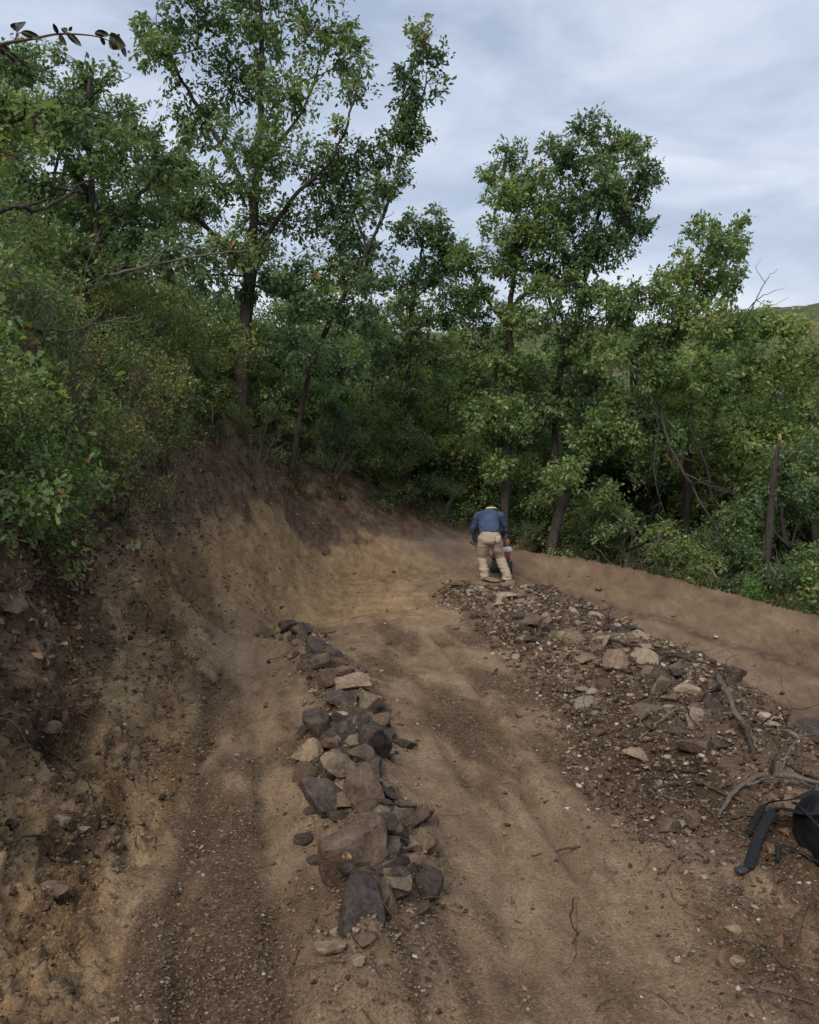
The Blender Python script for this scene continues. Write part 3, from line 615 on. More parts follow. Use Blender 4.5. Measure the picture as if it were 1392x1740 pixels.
px_tree('oak_tree', 'low spreading oak at right edge with bare twigs against the sky', 20.0,
  [([(1168, 930), (1170, 770), (1190, 650), (1250, 565), (1320, 528)], .12, .02), ([(1250, 565), (1285, 510), (1335, 488)], .02, .003), ([(1270, 540), (1300, 480), (1322, 455)], .016, .003), ([(1285, 510), (1310, 520), (1342, 505)], .01, .003), ([(1190, 650), (1270, 640), (1350, 600)], .05, .012), ([(1300, 480), (1285, 455), (1292, 440)], .008, .002)],
  [(1300, 560, 50, 30), (1350, 555, 40, 26), (1290, 630, 60, 42), (1362, 640, 52, 50), (1222, 660, 50, 42), (1160, 690, 50, 42), (1385, 720, 40, 50), (1290, 720, 56, 44), (1230, 750, 52, 42), (1350, 790, 50, 50), (1280, 810, 50, 40), (1400, 600, 40, 40)], 107, lai=3.9, mat='oak_leaf_light')
px_tree('oak_tree', 'mid-size oak at upper left rising behind the near thicket', 11.5,
  [([(120, 800), (140, 560), (165, 400), (150, 250), (150, 140)], .09, .02), ([(160, 420), (240, 330), (300, 250)], .04, .01), ([(150, 330), (90, 240), (50, 200)], .04, .01)],
  [(95, 92, 22, 18), (150, 140, 44, 42), (200, 120, 24, 30), (75, 205, 52, 48), (135, 240, 70, 56), (205, 270, 60, 48), (50, 320, 60, 54), (140, 350, 84, 54), (240, 380, 70, 50), (290, 290, 46, 46), (30, 130, 24, 20), (205, 190, 36, 34), (180, 450, 80, 54), (300, 440, 66, 50), (70, 430, 70, 50)], 108, lai=3.4, leaf=0.07)
px_tree('oak_tree', 'near leafy oak bough filling the left picture edge near the top', 7.0,
  [([(-160, 760), (-120, 500), (-70, 330), (0, 220), (60, 190)], .06, .012)],
  [(0, 160, 40, 34, 0), (20, 215, 52, 40, .1), (-40, 260, 60, 50, 0), (40, 270, 34, 26, -.1), (-60, 150, 50, 50, .1), (70, 240, 26, 20, 0), (-30, 380, 60, 50, .2)], 109, lai=3.0, leaf=0.062, mat='oak_leaf_light', tmpl=OAK)

# ---- prototypes for the thicket
def proto(kind, seed):
    g = np.random.default_rng(seed); limbs = []; cl = []
    if kind == 'tree':
        h = 6.0; top = np.array([g.normal() * .4, g.normal() * .4, h * 0.8])
        limbs.append(([(0, 0, -.2), (g.normal() * .15, g.normal() * .15, h * .3), (top[0] * .7, top[1] * .7, h * .55), top], .12, .03))
        for k_ in range(5):
            a = g.uniform(0, 6.28); s_ = h * g.uniform(.2, .5); limbs.append(([(0.05, 0.05, s_), (math.cos(a) * .8, math.sin(a) * .8, s_ + .7), (math.cos(a) * 1.5, math.sin(a) * 1.5, s_ + 1.3)], .05, .012))
        for k_ in range(20):
            a = g.uniform(0, 6.28); zz = g.uniform(.06, .98) * h; rr = (0.4 + 1.7 * math.sin(min(1, zz / h * 1.05) * math.pi) ** .7) * g.uniform(.35, 1)
            s_ = g.uniform(.5, .85); cl.append(((math.cos(a) * rr, math.sin(a) * rr, zz), (s_, s_, s_ * .7), int(520 * s_ / .6)))
        return limbs, cl, dict(leaf=0.105, per=9, tmpl=OAK_S, subs=4), g
    if kind == 'oak_shrub':
        for k_ in range(6):
            a = g.uniform(0, 6.28); l = g.uniform(.5, .9); limbs.append(([(0, 0, -.1), (math.cos(a) * .3 * l, math.sin(a) * .3 * l, .8 * l), (math.cos(a) * .8 * l, math.sin(a) * .8 * l, 1.9 * l)], .03, .008))
        for k_ in range(13):
            a = g.uniform(0, 6.28); rr = g.uniform(.1, 1.0); zz = g.uniform(.25, 2.0); s_ = g.uniform(.32, .55); cl.append(((math.cos(a) * rr, math.sin(a) * rr, zz), (s_, s_, s_ * .75), int(360 * s_ / .45)))
        return limbs, cl, dict(leaf=0.085, per=9, tmpl=OAK_S, subs=4), g
    if kind == 'small_shrub':
        for k_ in range(9):
            a = g.uniform(0, 6.28); l = g.uniform(.5, 1.05); limbs.append(([(0, 0, -.1), (math.cos(a) * .25 * l, math.sin(a) * .25 * l, .6 * l), (math.cos(a) * .75 * l, math.sin(a) * .75 * l, 1.4 * l)], .018, .004))
        for k_ in range(16):
            a = g.uniform(0, 6.28); rr = g.uniform(.1, .9); zz = g.uniform(.12, 1.55); s_ = g.uniform(.24, .42); cl.append(((math.cos(a) * rr, math.sin(a) * rr, zz), (s_, s_, s_ * .8), int(330 * s_ / .34)))
        return limbs, cl, dict(leaf=0.04, per=10, tmpl=OVAL, subs=5, twig_r=0.0025, spread=.12, gap=-.3), g
    if kind == 'near_bush':
        for k_ in range(8):
            a = g.uniform(0, 6.28); l = g.uniform(.5, 1.1); limbs.append(([(0, 0, -.06), (math.cos(a) * .18 * l, math.sin(a) * .18 * l, .3 * l), (math.cos(a) * .45 * l, math.sin(a) * .45 * l, .62 * l)], .011, .003))
        for k_ in range(12):
            a = g.uniform(0, 6.28); rr = g.uniform(.05, .48); s_ = g.uniform(.13, .22); cl.append(((math.cos(a) * rr, math.sin(a) * rr, g.uniform(.06, .72)), (s_, s_, s_ * .8), 95))
        return limbs, cl, dict(leaf=0.058, per=6, tmpl=OAK, subs=4, twig_r=0.002, spread=.1, gap=-.5), g
    if kind == 'low_plant':
        for k_ in range(5):
            a = g.uniform(0, 6.28); limbs.append(([(0, 0, -.04), (math.cos(a) * .08, math.sin(a) * .08, .15), (math.cos(a) * .2, math.sin(a) * .2, .28)], .006, .002))
        for k_ in range(5):
            a = g.uniform(0, 6.28); rr = g.uniform(.03, .25); cl.append(((math.cos(a) * rr, math.sin(a) * rr, g.uniform(.1, .34)), (.15, .15, .1), 40))
        return limbs, cl, dict(leaf=0.055, per=5, tmpl=OVAL, subs=3, twig_r=0.0018, spread=.1), g
def make_proto(kind, seed, bark, lm):
    limbs, cl, kw, g = proto(kind, seed); wood, V, Fc, T = grow(limbs, cl, g, **kw)
    wm = mesh_np('trunk', np.vstack(wood.V), [np.vstack(wood.Q), np.vstack(wood.T)], True); wm.materials.append(M[bark])
    cm = mesh_np('crown', V, [Fc], False, {'tint': T}); cm.materials.append(M[lm]); return wm, cm
PR = {'tree': [make_proto('tree', 201, 'bark', 'oak_leaf'), make_proto('tree', 202, 'bark', 'oak_leaf_light'), make_proto('tree', 203, 'bark', 'oak_leaf')],
      'oak_shrub': [make_proto('oak_shrub', 211, 'bark', 'oak_leaf'), make_proto('oak_shrub', 212, 'bark', 'oak_leaf_light'), make_proto('oak_shrub', 213, 'twig', 'shrub_leaf')],
      'small_shrub': [make_proto('small_shrub', 221, 'twig', 'shrub_leaf'), make_proto('small_shrub', 222, 'twig', 'shrub_leaf'), make_proto('small_shrub', 223, 'bark_grey', 'oak_leaf')],
      'near_bush': [make_proto('near_bush', 261, 'bark_grey', 'oak_leaf_light'), make_proto('near_bush', 262, 'twig', 'bright_leaf'), make_proto('near_bush', 263, 'bark_grey', 'oak_leaf_light')],
      'dry_shrub': [make_proto('small_shrub', 231, 'bark_grey', 'dry_leaf')],
      'low_plant': [make_proto('low_plant', 241, 'twig', 'shrub_leaf'), make_proto('low_plant', 242, 'twig', 'oak_leaf_light'), make_proto('low_plant', 243, 'twig', 'dry_leaf')]}
def bare_bush(seed):
    g = np.random.default_rng(seed); mb = MB(); st_ = MB()
    for k_ in range(11):
        a = g.uniform(0, 6.28); l = g.uniform(.7, 1.7); p = [np.zeros(3)]; d = np.array([math.cos(a) * .45, math.sin(a) * .45, 1.0])
        for j in range(7): d = d / np.linalg.norm(d) + g.normal(size=3) * .16; p.append(p[-1] + d / np.linalg.norm(d) * l / 7)
        p = np.array(p); r = g.uniform(.006, .012); mb.tube(p, np.linspace(r, r * .3, 8), 5, False)
        for j in range(4):
            q = p[g.integers(3, 8)]; d2 = g.normal(size=3) + np.array([math.cos(a), math.sin(a), .6]); d2 /= np.linalg.norm(d2); e_ = q + d2 * g.uniform(.2, .5)
            mb.tube(np.array([q, (q + e_) / 2 + g.normal(size=3) * .03, e_]), [r * .4, r * .3, r * .15], 4, False)
    return mb.mesh('stems')
BB = [bare_bush(251), bare_bush(252)]
for m_ in BB: m_.materials.append(M['bark_grey'])
pg = np.random.default_rng(55)
SECT = ((-400, 130, 'at the left picture edge'), (130, 300, 'left of the tallest oak'), (300, 480, 'around the tallest oak trunk'), (480, 640, 'right of the tallest oak'), (640, 780, 'below the gap between the tall groups'), (780, 900, 'directly behind the worker'), (900, 1040, 'beside the leaning oak'), (1040, 1180, 'behind the fallen limbs'), (1180, 1300, 'left of the broken snag'), (1300, 2000, 'at the right picture edge'))
def where(x, y, z):
    d = np.array([x, y, z]) - CAM; fw = d[1] * math.cos(PITCH) - d[2] * math.sin(PITCH); px = 696 + F * d[0] / fw
    for a, b, t_ in SECT:
        if a <= px < b: return t_
    return 'out at the side'
def plant(kind, name, x, y, s, label, cat, group, var=None, stretch=1.0, sect=True):
    z, _ = gz(x, y); wm, cm = PR[kind][pg.integers(len(PR[kind])) if var is None else var]
    root = empty(name, (x, y, z)); root.rotation_euler = (0, 0, pg.uniform(0, 6.28)); root.scale = (s, s, s * stretch)
    obj('trunk', wm, None, root); c_ = obj('crown', cm, None, root); c_['kind'] = 'stuff'
    row = 'front' if y < {'tree': 24, 'oak_shrub': 19, 'small_shrub': 7.2 if x < -2.2 and y < 15.2 else 18.5}.get(kind, 9) else ('far' if y > {'tree': 28, 'oak_shrub': 22, 'small_shrub': 10.5 if x < -2.2 and y < 15.2 else 20}.get(kind, 16) else 'middle')
    tag(root, (row + '-row ' + label + ', ' + where(x, y, z)) if sect else label, cat, group); return root

# trees standing farther back
for (x, y, s, v) in ((-9.5, 26, 1.15, 0), (-6.5, 24, 1.1, 2), (-3.5, 27, 1.0, 0), (-1.2, 25.5, .85, 2), (1.0, 29, .95, 1), (3.2, 27, .9, 0), (5.4, 25, 1.05, 1), (7.6, 24, 1.05, 2), (9.8, 23, 1.0, 1), (11.6, 21, .95, 0), (6.5, 31, 1.1, 0), (12.5, 29, 1.1, 1), (2, 36, 1.0, 2), (-12, 22, 1.2, 1), (-8.0, 18, .95, 2), (-6.2, 14.8, .8, 0), (-8.8, 13.5, .9, 2), (0.0, 23.5, .75, 1), (2.2, 24, .8, 2), (4.2, 22.8, .85, 0), (6.4, 22, .85, 2), (8.6, 20.5, .9, 1), (-2.6, 23.0, .8, 1), (-4.6, 21.5, .85, 0), (10.5, 18.5, .8, 2), (4.2, 30, 1.1, 1), (8.8, 28, 1.15, 2), (-1.0, 32, 1.1, 0), (14, 24, 1.1, 0), (0.5, 40, 1.3, 1), (6, 38, 1.3, 2), (11, 36, 1.3, 0), (-5, 34, 1.2, 2), (9.2, 25.5, 1.45, 1), (11.2, 24.5, 1.45, 0), (12.6, 22.5, 1.35, 2), (10.2, 21.2, 1.2, 1), (8.0, 22.6, 1.25, 1), (12.2, 26.5, 1.35, 1), (14.8, 27, 1.35, 2), (7.0, 26.5, 1.25, 0), (5.0, 27.5, 1.2, 2), (3.4, 32, 1.3, 0), (10, 31, 1.4, 1), (15.5, 31, 1.4, 0), (9.5, 17.0, .6, 1), (10.8, 15.5, .6, 0), (8.3, 18.2, .7, 2), (1.6, 26.5, 1.25, 1), (-0.2, 27.5, 1.2, 1), (3.0, 25.5, 1.15, 1), (4.6, 24.2, 1.2, 1), (6.0, 24.4, 1.3, 1), (7.4, 25.0, 1.35, 1), (-2.0, 28.5, 1.2, 1), (2.5, 22.5, .75, 1), (0.8, 22.4, .62, 1)):
    plant('tree', 'oak_tree', x, y, s, 'background oak in the wood', 'tree', 'background oaks behind the turn', v)
# thicket behind the turn and behind the outer berm
def scatter(n, fx, fy, mind, ok, seed):
    g = np.random.default_rng(seed); pts = []
    for _ in range(n * 60):
        x, y = g.uniform(*fx), g.uniform(*fy)
        if not ok(x, y): continue
        if all((x - a) ** 2 + (y - b) ** 2 > mind ** 2 for a, b in pts): pts.append((x, y))
        if len(pts) >= n: break
    return pts
def behind_crest(x, y, m=0.5):
    d, s, p_ = pl_dist(np.array([x]), np.array([y]), crest); return s[0] > 0 and d[0] > m
def behind_berm(x, y, m=0.5):
    d, s, p_ = pl_dist(np.array([x]), np.array([y]), berm_out); return s[0] < 0 and d[0] > m
for (x, y) in scatter(40, (-5.5, 3.5), (16.5, 25), 0.8, lambda x, y: behind_crest(x, y, 0.9) and abs(x / y) < .34, 301):
    plant('oak_shrub', 'oak_shrub', x, y, pg.uniform(.7, 1.15), 'leafy oak shrub above the turn', 'shrub', 'undergrowth above the turn')
for (x, y) in scatter(40, (2.2, 11.5), (14.5, 24), 0.85, lambda x, y: behind_berm(x, y, 0.9), 302):
    plant('oak_shrub', 'oak_shrub', x, y, pg.uniform(.7, 1.2), 'leafy oak shrub behind the outer berm', 'shrub', 'undergrowth behind the outer berm')
for (x, y) in scatter(30, (-4.5, 2.5), (15, 23), 0.6, lambda x, y: behind_crest(x, y, 0.35), 303):
    plant('small_shrub', 'small_leaved_shrub', x, y, pg.uniform(.4, .8), 'small-leaved shrub on the crest above the turn', 'shrub', 'small shrubs above the turn')
for (x, y) in scatter(22, (2.0, 9.5), (13.5, 21), 0.7, lambda x, y: behind_berm(x, y, 0.35), 304):
    plant('small_shrub', 'small_leaved_shrub', x, y, pg.uniform(.4, .75), 'small-leaved shrub outside the berm', 'shrub', 'small shrubs along the berm')
# near thicket on the slope above the left bank
for (x, y) in scatter(52, (-7.5, -2.3), (4.4, 15), 0.62, lambda x, y: behind_crest(x, y, 0.22) and x / y > -.72, 305):
    near_ = y < 9
    plant('small_shrub', 'small_leaved_shrub', x, y, pg.uniform(.55, .95) if near_ else pg.uniform(.8, 1.3), 'small-leaved shrub in the left thicket', 'shrub', 'thicket above the left bank')
for (x, y) in scatter(34, (-3.6, -2.2), (4.3, 10), 0.24, lambda x, y: behind_crest(x, y, 0.02) and not behind_crest(x, y, .7), 308):
    plant('low_plant', 'low_plant', x, y, pg.uniform(1.1, 1.9), 'leafy sprout over the near left bank', 'plant', 'sprouts over the near left bank', int(pg.integers(2)))
for (x, y, lb) in ((-2.55, 5.0, 'nearest bushy green shrub on the brink of the left bank'), (-2.75, 5.9, 'second nearest bushy green shrub on the brink of the left bank'), (-2.95, 6.8, 'third bushy green shrub along the brink of the left bank'), (-3.2, 7.8, 'farthest bushy green shrub on the brink of the left bank'), (-2.9, 5.3, 'bushy green shrub at the left edge behind the nearest brink shrub'), (-3.3, 6.4, 'bushy green shrub at the left edge behind the third brink shrub')):
    plant('small_shrub', 'small_leaved_shrub', x, y, pg.uniform(.42, .6), lb, 'shrub', 'shrubs on the brink of the near left bank', 1, sect=False)
for (x, y, lb) in ((-2.9, 8.4, 'middle one of three shrubs with pale yellowing leaves above the left bank'), (-3.3, 9.4, 'farthest of three shrubs with pale yellowing leaves above the left bank'), (-3.0, 7.2, 'nearest of three shrubs with pale yellowing leaves above the left bank')):
    plant('dry_shrub', 'dry_leaved_shrub', x, y, pg.uniform(.6, .8), lb, 'shrub', 'yellowing shrubs above the left bank', sect=False)
for (x, y) in scatter(80, (-4.5, 2.0), (4.2, 21), 0.22, lambda x, y: behind_crest(x, y, 0.05) and not behind_crest(x, y, 0.8), 306):
    plant('low_plant', 'low_plant', x, y, pg.uniform(.6, 1.2), 'low leafy plant at the bank brink', 'plant', 'low plants on the bank brink')
for (x, y) in scatter(44, (1.8, 8), (12.6, 20.5), 0.22, lambda x, y: behind_berm(x, y, 0.03) and not behind_berm(x, y, 0.8), 307):
    plant('low_plant', 'low_plant', x, y, pg.uniform(.7, 1.3), 'low leafy plant along the berm', 'plant', 'low plants along the berm')

for (x, y, sc2, lab) in ((-2.7, 5.6, .75, 'bare grey-stemmed bush at the front of the left thicket'), (-3.0, 6.9, .9, 'leafless twiggy bush standing among the left thicket shrubs'), (-3.6, 8.2, 1.1, 'tall leafless bush deeper in the left thicket'), (-3.3, 11.5, 1.0, 'leafless bush on the slope below the tallest oak'), (-2.9, 15.6, 1.0, 'leafless bush at the crest right of the tallest oak trunk'), (-1.7, 18.6, .9, 'leafless bush above the middle of the turn'), (4.6, 17.6, 1.1, 'leafless tangled bush just behind the outer berm'), (6.2, 16.6, 1.2, 'leafless tangled bush behind the berm towards the right edge'), (5.4, 18.0, 1.4, 'tall leafless bush under the hanging dead limbs')):
    z, _ = gz(x, y); o = obj('bare_bush', BB[int(pg.integers(2))], None, None, (x, y, z - .03)); o.scale = (sc2,) * 3; o.rotation_euler = (0, 0, pg.uniform(0, 6.28)); tag(o, lab, 'shrub', 'leafless bushes')

for (x, y, s_, v, lab) in ((-2.38, 4.75, .9, 0, 'lobed-leaf bush nearest the left picture edge on the bank brink'), (-2.55, 5.35, .85, 1, 'bright green lobed-leaf bush second along the near bank brink'), (-2.62, 5.9, .95, 2, 'lobed-leaf bush third along the near bank brink'), (-2.75, 6.5, .8, 1, 'bright green lobed-leaf bush fourth along the near bank brink'), (-2.9, 7.2, .9, 0, 'lobed-leaf bush above the fallen tan leaf and seedling'), (-3.05, 8.0, 1.0, 2, 'lobed-leaf bush below the yellowing shrubs'), (-3.15, 8.9, .9, 0, 'lobed-leaf bush at the far end of the left thicket front'), (-2.95, 5.5, 1.3, 2, 'tall lobed-leaf bush behind the near brink bushes'), (-3.2, 6.6, 1.4, 0, 'tallest lobed-leaf bush in the left thicket front'), (-2.7, 4.9, 1.3, 2, 'large lobed-leaf bush cut by the left picture edge'),
      (7.3, 14.6, 1.1, 1, 'bright green bush behind the berm at the right picture edge'), (6.3, 15.6, 1.2, 1, 'bright green bush below the broken snag'), (5.6, 16.2, .9, 1, 'bright green bush left of the snag behind the berm')):
    plant('near_bush', 'oak_bush', x, y, s_, lab, 'shrub', None, v, sect=False)

# ------------------------------------------------------------------ stones
import bmesh
def ico(sub):
    bm = bmesh.new(); bmesh.ops.create_icosphere(bm, subdivisions=sub, radius=1.0)
    v = np.array([x.co[:] for x in bm.verts]); f = np.array([[q.index for q in fc.verts] for fc in bm.faces]); bm.free(); return v, f
ICO = {k_: ico(k_) for k_ in (1, 2, 3, 4)}
def rock_verts(seed, dims, sub=4, cuts=13, rough=0.045, boxy=0.35):
    g = np.random.default_rng(seed); v, f = ICO[sub]; v = v.copy()
    if boxy: v = np.sign(v) * np.abs(v) ** (1 - 0.45 * boxy); v /= np.abs(v).max()
    for k_ in range(cuts):
        n_ = rand_unit(1, g)[0]; d = g.uniform(0.46, 0.82); ex = v @ n_ - d; v = v - np.maximum(ex, 0)[:, None] * n_
    v = v + v * (rough * fbm(v + seed, 2.3, 4, seed % 50, .6) - rough * 1.2 * np.abs(fbm(v + seed * 2, 3.1, 3, seed % 40)))[:, None]
    v *= np.array(dims) / 2 / np.abs(v).max(0)
    return v, f
def rotz(a): c, s = math.cos(a), math.sin(a); return np.array([[c, -s, 0], [s, c, 0], [0, 0, 1]])
def rotx(a): c, s = math.cos(a), math.sin(a); return np.array([[1, 0, 0], [0, c, -s], [0, s, c]])
def roty(a): c, s = math.cos(a), math.sin(a); return np.array([[c, 0, s], [0, 1, 0], [-s, 0, c]])
RL = 'rocks lined up between the two lanes'
RM = {'d': 'rock_dark', 'b': 'rock_brown', 't': 'rock_tan', 'p': 'rock_pale'}
seed_ = [1000]
def stone(px, py, w_, h_, tone, label, name='rock', tilt=0.0, lift=0.0, group=None, sub=4, flat=0.62, roll=0.0, cuts=13, boxy=None):
    """a stone whose middle is seen here, resting on the ground; w_, h_ its seen size"""
    loc, nor = hit(px, py + h_ * 0.16)
    d = loc[1]; s = d / F; kx = 1.48 if group == RL else 1.35; W, H = w_ * s * kx, h_ * s * kx; al = math.atan((py - 720) / F)
    hh = max(H * flat * 1.05, .36 * W); dims = (W, min(max((H - hh * math.cos(al)) / math.sin(al), .7 * W), 1.35 * max(W, H)), hh)
    seed_[0] += 1; v, f = rock_verts(seed_[0], dims, sub, cuts, .045, boxy if boxy is not None else (.7 if w_ > 40 else .4))
    v = v @ (rotz(seed_[0] * 0.37 % 0.5 - 0.25) @ roty(-tilt) @ rotx(roll)).T
    me = mesh_np(name, v, [f], True); me.set_sharp_from_angle(angle=R(26))
    o = obj(name, me, M[RM[tone]]); o.location = (loc[0], loc[1], loc[2] + dims[2] * 0.3 + lift)
    tag(o, label, 'rock', group); return o
RL = 'rocks lined up between the two lanes'
for a in (
  (489, 1064, 30, 15, 'd', 'flat black-brown rock at the far tip of the rock line'), (511, 1076, 27, 30, 'd', 'rounded upright dark rock, second from the far tip of the rock line'),
  (534, 1099, 31, 32, 'd', 'blackish blocky rock just right of the pebble heap near the far rock line tip'), (566, 1120, 37, 32, 'd', 'dark purple-brown triangular rock jutting right near the far end of the rock line'),
  (583, 1143, 30, 20, 'b', 'low grey-brown rock below the dark triangular one'), (545, 1127, 25, 31, 'b', 'narrow brown rock on the left side of the far rock line'),
  (553, 1161, 29, 31, 'b', 'upright brown rock left of the pale flat slab'), (592, 1165, 54, 30, 't', 'pale flat tan slab lying across the upper rock line'),
  (576, 1191, 45, 36, 'd', 'dark rough rock below the pale flat slab'), (627, 1200, 33, 50, 't', 'tall pointed tan rock standing on the right of the rock line'),
  (643, 1230, 28, 28, 'b', 'small brown rock at the foot of the tall tan one'), (539, 1237, 36, 50, 'd', 'dark upright rock on the left edge beside the creamy chunk'),
  (571, 1219, 32, 17, 'p', 'small creamy yellow chunk in the middle of the rock line'), (581, 1244, 45, 32, 'd', 'dark brown wedge under the creamy yellow chunk'),
  (606, 1237, 24, 40, 'b', 'narrow brown rock leaning on the long dark slab'), (632, 1262, 34, 74, 'd', 'long dark slab with pale edge curving down the right side'),
  (606, 1264, 38, 24, 't', 'thin pale tan wedge beside the long dark slab'), (560, 1267, 28, 26, 'b', 'fist-sized grey-brown rock at the centre of the line'),
  (528, 1283, 44, 48, 't', 'olive tan rock leaning at the left edge of the line'), (607, 1286, 44, 34, 'b', 'sharp-edged brown rock below the thin pale wedge'),
  (573, 1304, 47, 46, 't', 'blocky tan rock above the two large slabs'), (638, 1310, 26, 38, 'd', 'small dark grey rock at the lower end of the long slab'),
  (573, 1343, 27, 27, 't', 'small tan rock wedged between the two large slabs')):
    stone(*a, group=RL)
for a, kw in (
  ((560, 1360, 82, 66, 'd', 'large smooth dark purple slab sloping down to the right'), dict(tilt=-0.5, flat=.55)), ((612, 1345, 62, 70, 'b', 'large grey-brown boulder with a flat front in mid line'), {}),
  ((635, 1407, 58, 44, 'd', 'dark jagged rock below the large grey-brown boulder'), {}), ((682, 1384, 72, 50, 'b', 'broad earth-coloured slab half buried on the right of the line'), dict(lift=.0, flat=.45)),
  ((600, 1452, 86, 98, 'b', 'biggest reddish-brown boulder in the lower rock line'), dict(cuts=8, boxy=.9, flat=.6)), ((655, 1446, 39, 50, 'd', 'dark rounded rock touching the right of the biggest boulder'), {}),
  ((697, 1440, 47, 26, 't', 'elongated olive tan rock sticking out to the right'), {}), ((693, 1466, 48, 24, 'b', 'low grey-brown rock under the elongated olive one'), {}),
  ((667, 1489, 56, 42, 'd', 'broad dark rock right of the biggest boulder, lower side'), {}), ((661, 1518, 50, 32, 'd', 'dark grey cobble on the lower right of the rock line'), {}),
  ((647, 1535, 22, 22, 't', 'small olive stone wedged under the dark grey cobble'), {}), ((609, 1543, 62, 98, 'd', 'long dark block pointing down at the near end of the rock line'), dict(cuts=6, boxy=1.3, flat=.5, roll=.12)),
  ((617, 1598, 34, 26, 'd', 'black chip of rock below the near dark block'), {}), ((563, 1613, 42, 32, 't', 'angular olive tan stone lying left of the near end'), {}),
  ((607, 1635, 28, 18, 't', 'round grey-tan cobble just below the near end of the rock line'), {}), ((564, 1487, 18, 14, 'p', 'small white stone left of the biggest boulder'), {}),
  ((569, 1584, 13, 14, 't', 'little tan stone beside the near dark block'), {}), ((613, 1670, 18, 15, 'b', 'last small brown stone below the rock line'), {}), ((537, 1463, 24, 20, 'd', 'small dark stone left of the biggest boulder'), {})):
    stone(*a, group=RL, **kw)
RU = 'stones of the rubble heap'
for a in (
  (1006, 1177, 19, 14, 'p', 'whitest rounded stone on the left flank of the rubble heap'), (989, 1173, 19, 13, 't', 'yellowish stone touching the left of the whitest one'), (1070, 1182, 15, 9, 'p', 'small pale oval stone above the dark slate slab'),
  (1165, 1173, 38, 13, 'p', 'long flat pale slab high on the rubble heap'), (1100, 1203, 44, 22, 'd', 'dark purple-grey slate slab in the middle of the rubble heap'), (1144, 1187, 27, 15, 'b', 'brown flat stone under the long pale slab'), (1137, 1201, 17, 11, 'p', 'pale round stone right of the dark slate slab'),
  (1190, 1272, 60, 30, 'b', 'largest brown boulder of the rubble heap, dusty top'), (1222, 1268, 30, 24, 'd', 'dark rock touching the right of the largest brown boulder'), (1147, 1246, 27, 22, 'd', 'grey rounded rock left of the largest brown boulder'), (1080, 1281, 42, 23, 't', 'tan wedge-shaped rock low on the rubble heap'),
  (1135, 1288, 17, 11, 'p', 'pale stone below the grey rounded rock'), (1010, 1247, 30, 22, 'b', 'brown clod-like rock at the left foot of the heap'), (1296, 1219, 27, 17, 'p', 'pale tan stone near the ridge at the right'), (1308, 1232, 23, 10, 'p', 'flat pale stone just under the pale one at the ridge'),
  (1140, 1405, 42, 32, 'b', 'big dark earth clod at the near foot of the heap'), (1176, 1394, 28, 34, 'b', 'upright brown stone behind the big earth clod'), (1165, 1415, 19, 15, 't', 'round tan stone beside the big earth clod'), (1306, 1442, 32, 17, 't', 'tan stone lying under the black strap'),
  (1001, 1122, 34, 12, 't', 'flat tan slab on the upper left of the heap'), (1055, 1108, 23, 15, 't', 'olive tan stone near the ridge twigs'), (1147, 1147, 18, 22, 'd', 'dark standing stone below the ridge'),
  (864, 1014, 31, 15, 'p', 'largest pale stone at the far end, below the worker'), (846, 1028, 13, 11, 'p', 'small white stone under the largest pale far stone'), (911, 1059, 42, 17, 'b', 'long brown slab on the far part of the heap'), (881, 1047, 23, 11, 'd', 'dark flat stone left of the long brown slab'),
  (887, 1088, 23, 10, 't', 'flat tan stone at the far left foot of the heap'), (838, 1075, 8, 7, 'p', 'tiny white pebble alone at the far left foot'), (838, 988, 22, 8, 't', 'flat tan stone between the worker\'s feet'), (778, 993, 24, 9, 'b', 'brown slab at the left tip of the heap by the worker'),
  (1245, 1580, 22, 15, 't', 'single tan stone with dark underside on the near right ground'), (1257, 1636, 27, 22, 't', 'flat pinkish flake near the lower right corner'), (1249, 1511, 24, 11, 'b', 'low brown stone right of the trail below the strap'),
  (85, 1240, 30, 30, 'd', 'grey stone bedded in the near left clay bank'), (20, 1030, 46, 34, 'd', 'dark boulder at the left picture edge under the roots'), (105, 1395, 22, 20, 't', 'small rounded stone stuck in the near left bank'), (140, 1410, 22, 16, 'p', 'pale split stone at the toe of the near left bank'), (95, 1520, 52, 44, 'b', 'orange clay lump sticking out low on the near left bank')):
    stone(*a, name='stone', group=RU if a[0] > 760 and a[1] < 1450 else None, sub=3)

# the rest of the heap: stones sharing a few shapes
base_st = []
for k_ in range(14):
    v, f = rock_verts(500 + k_, (1, rng.uniform(.6, .95), rng.uniform(.3, .62)), 3, 10, 0.02); me = mesh_np('stone', v, [f], True); me.set_sharp_from_angle(angle=R(30)); base_st.append(me)
for me in base_st: me.materials.append(M['rock_tan'])
g = np.random.default_rng(77); zone = []
KIND = {'rock_pale': ('small pale stone among the rubble of the heap', 'pale rubble stones'), 'rock_tan': ('small tan stone among the rubble of the heap', 'tan rubble stones'), 'rock_brown': ('small brown stone among the rubble of the heap', 'brown rubble stones'), 'rock_dark': ('small dark stone among the rubble of the heap', 'dark rubble stones')}
def in_poly_x(y, poly):
    pts = np.array([q[:2] for q in poly]); o_ = np.argsort(pts[:, 1]); return np.interp(y, pts[o_, 1], pts[o_, 0])
def pile_point(g, y0=4.0, y1=15.2, spill=0.0):
    y = y0 + (y1 - y0) * g.random() ** 0.9; a = in_poly_x(y, nearedge) - spill; b = in_poly_x(y, ridge) + 0.12
    u = g.random(); return a + (b - a) * u, y, u
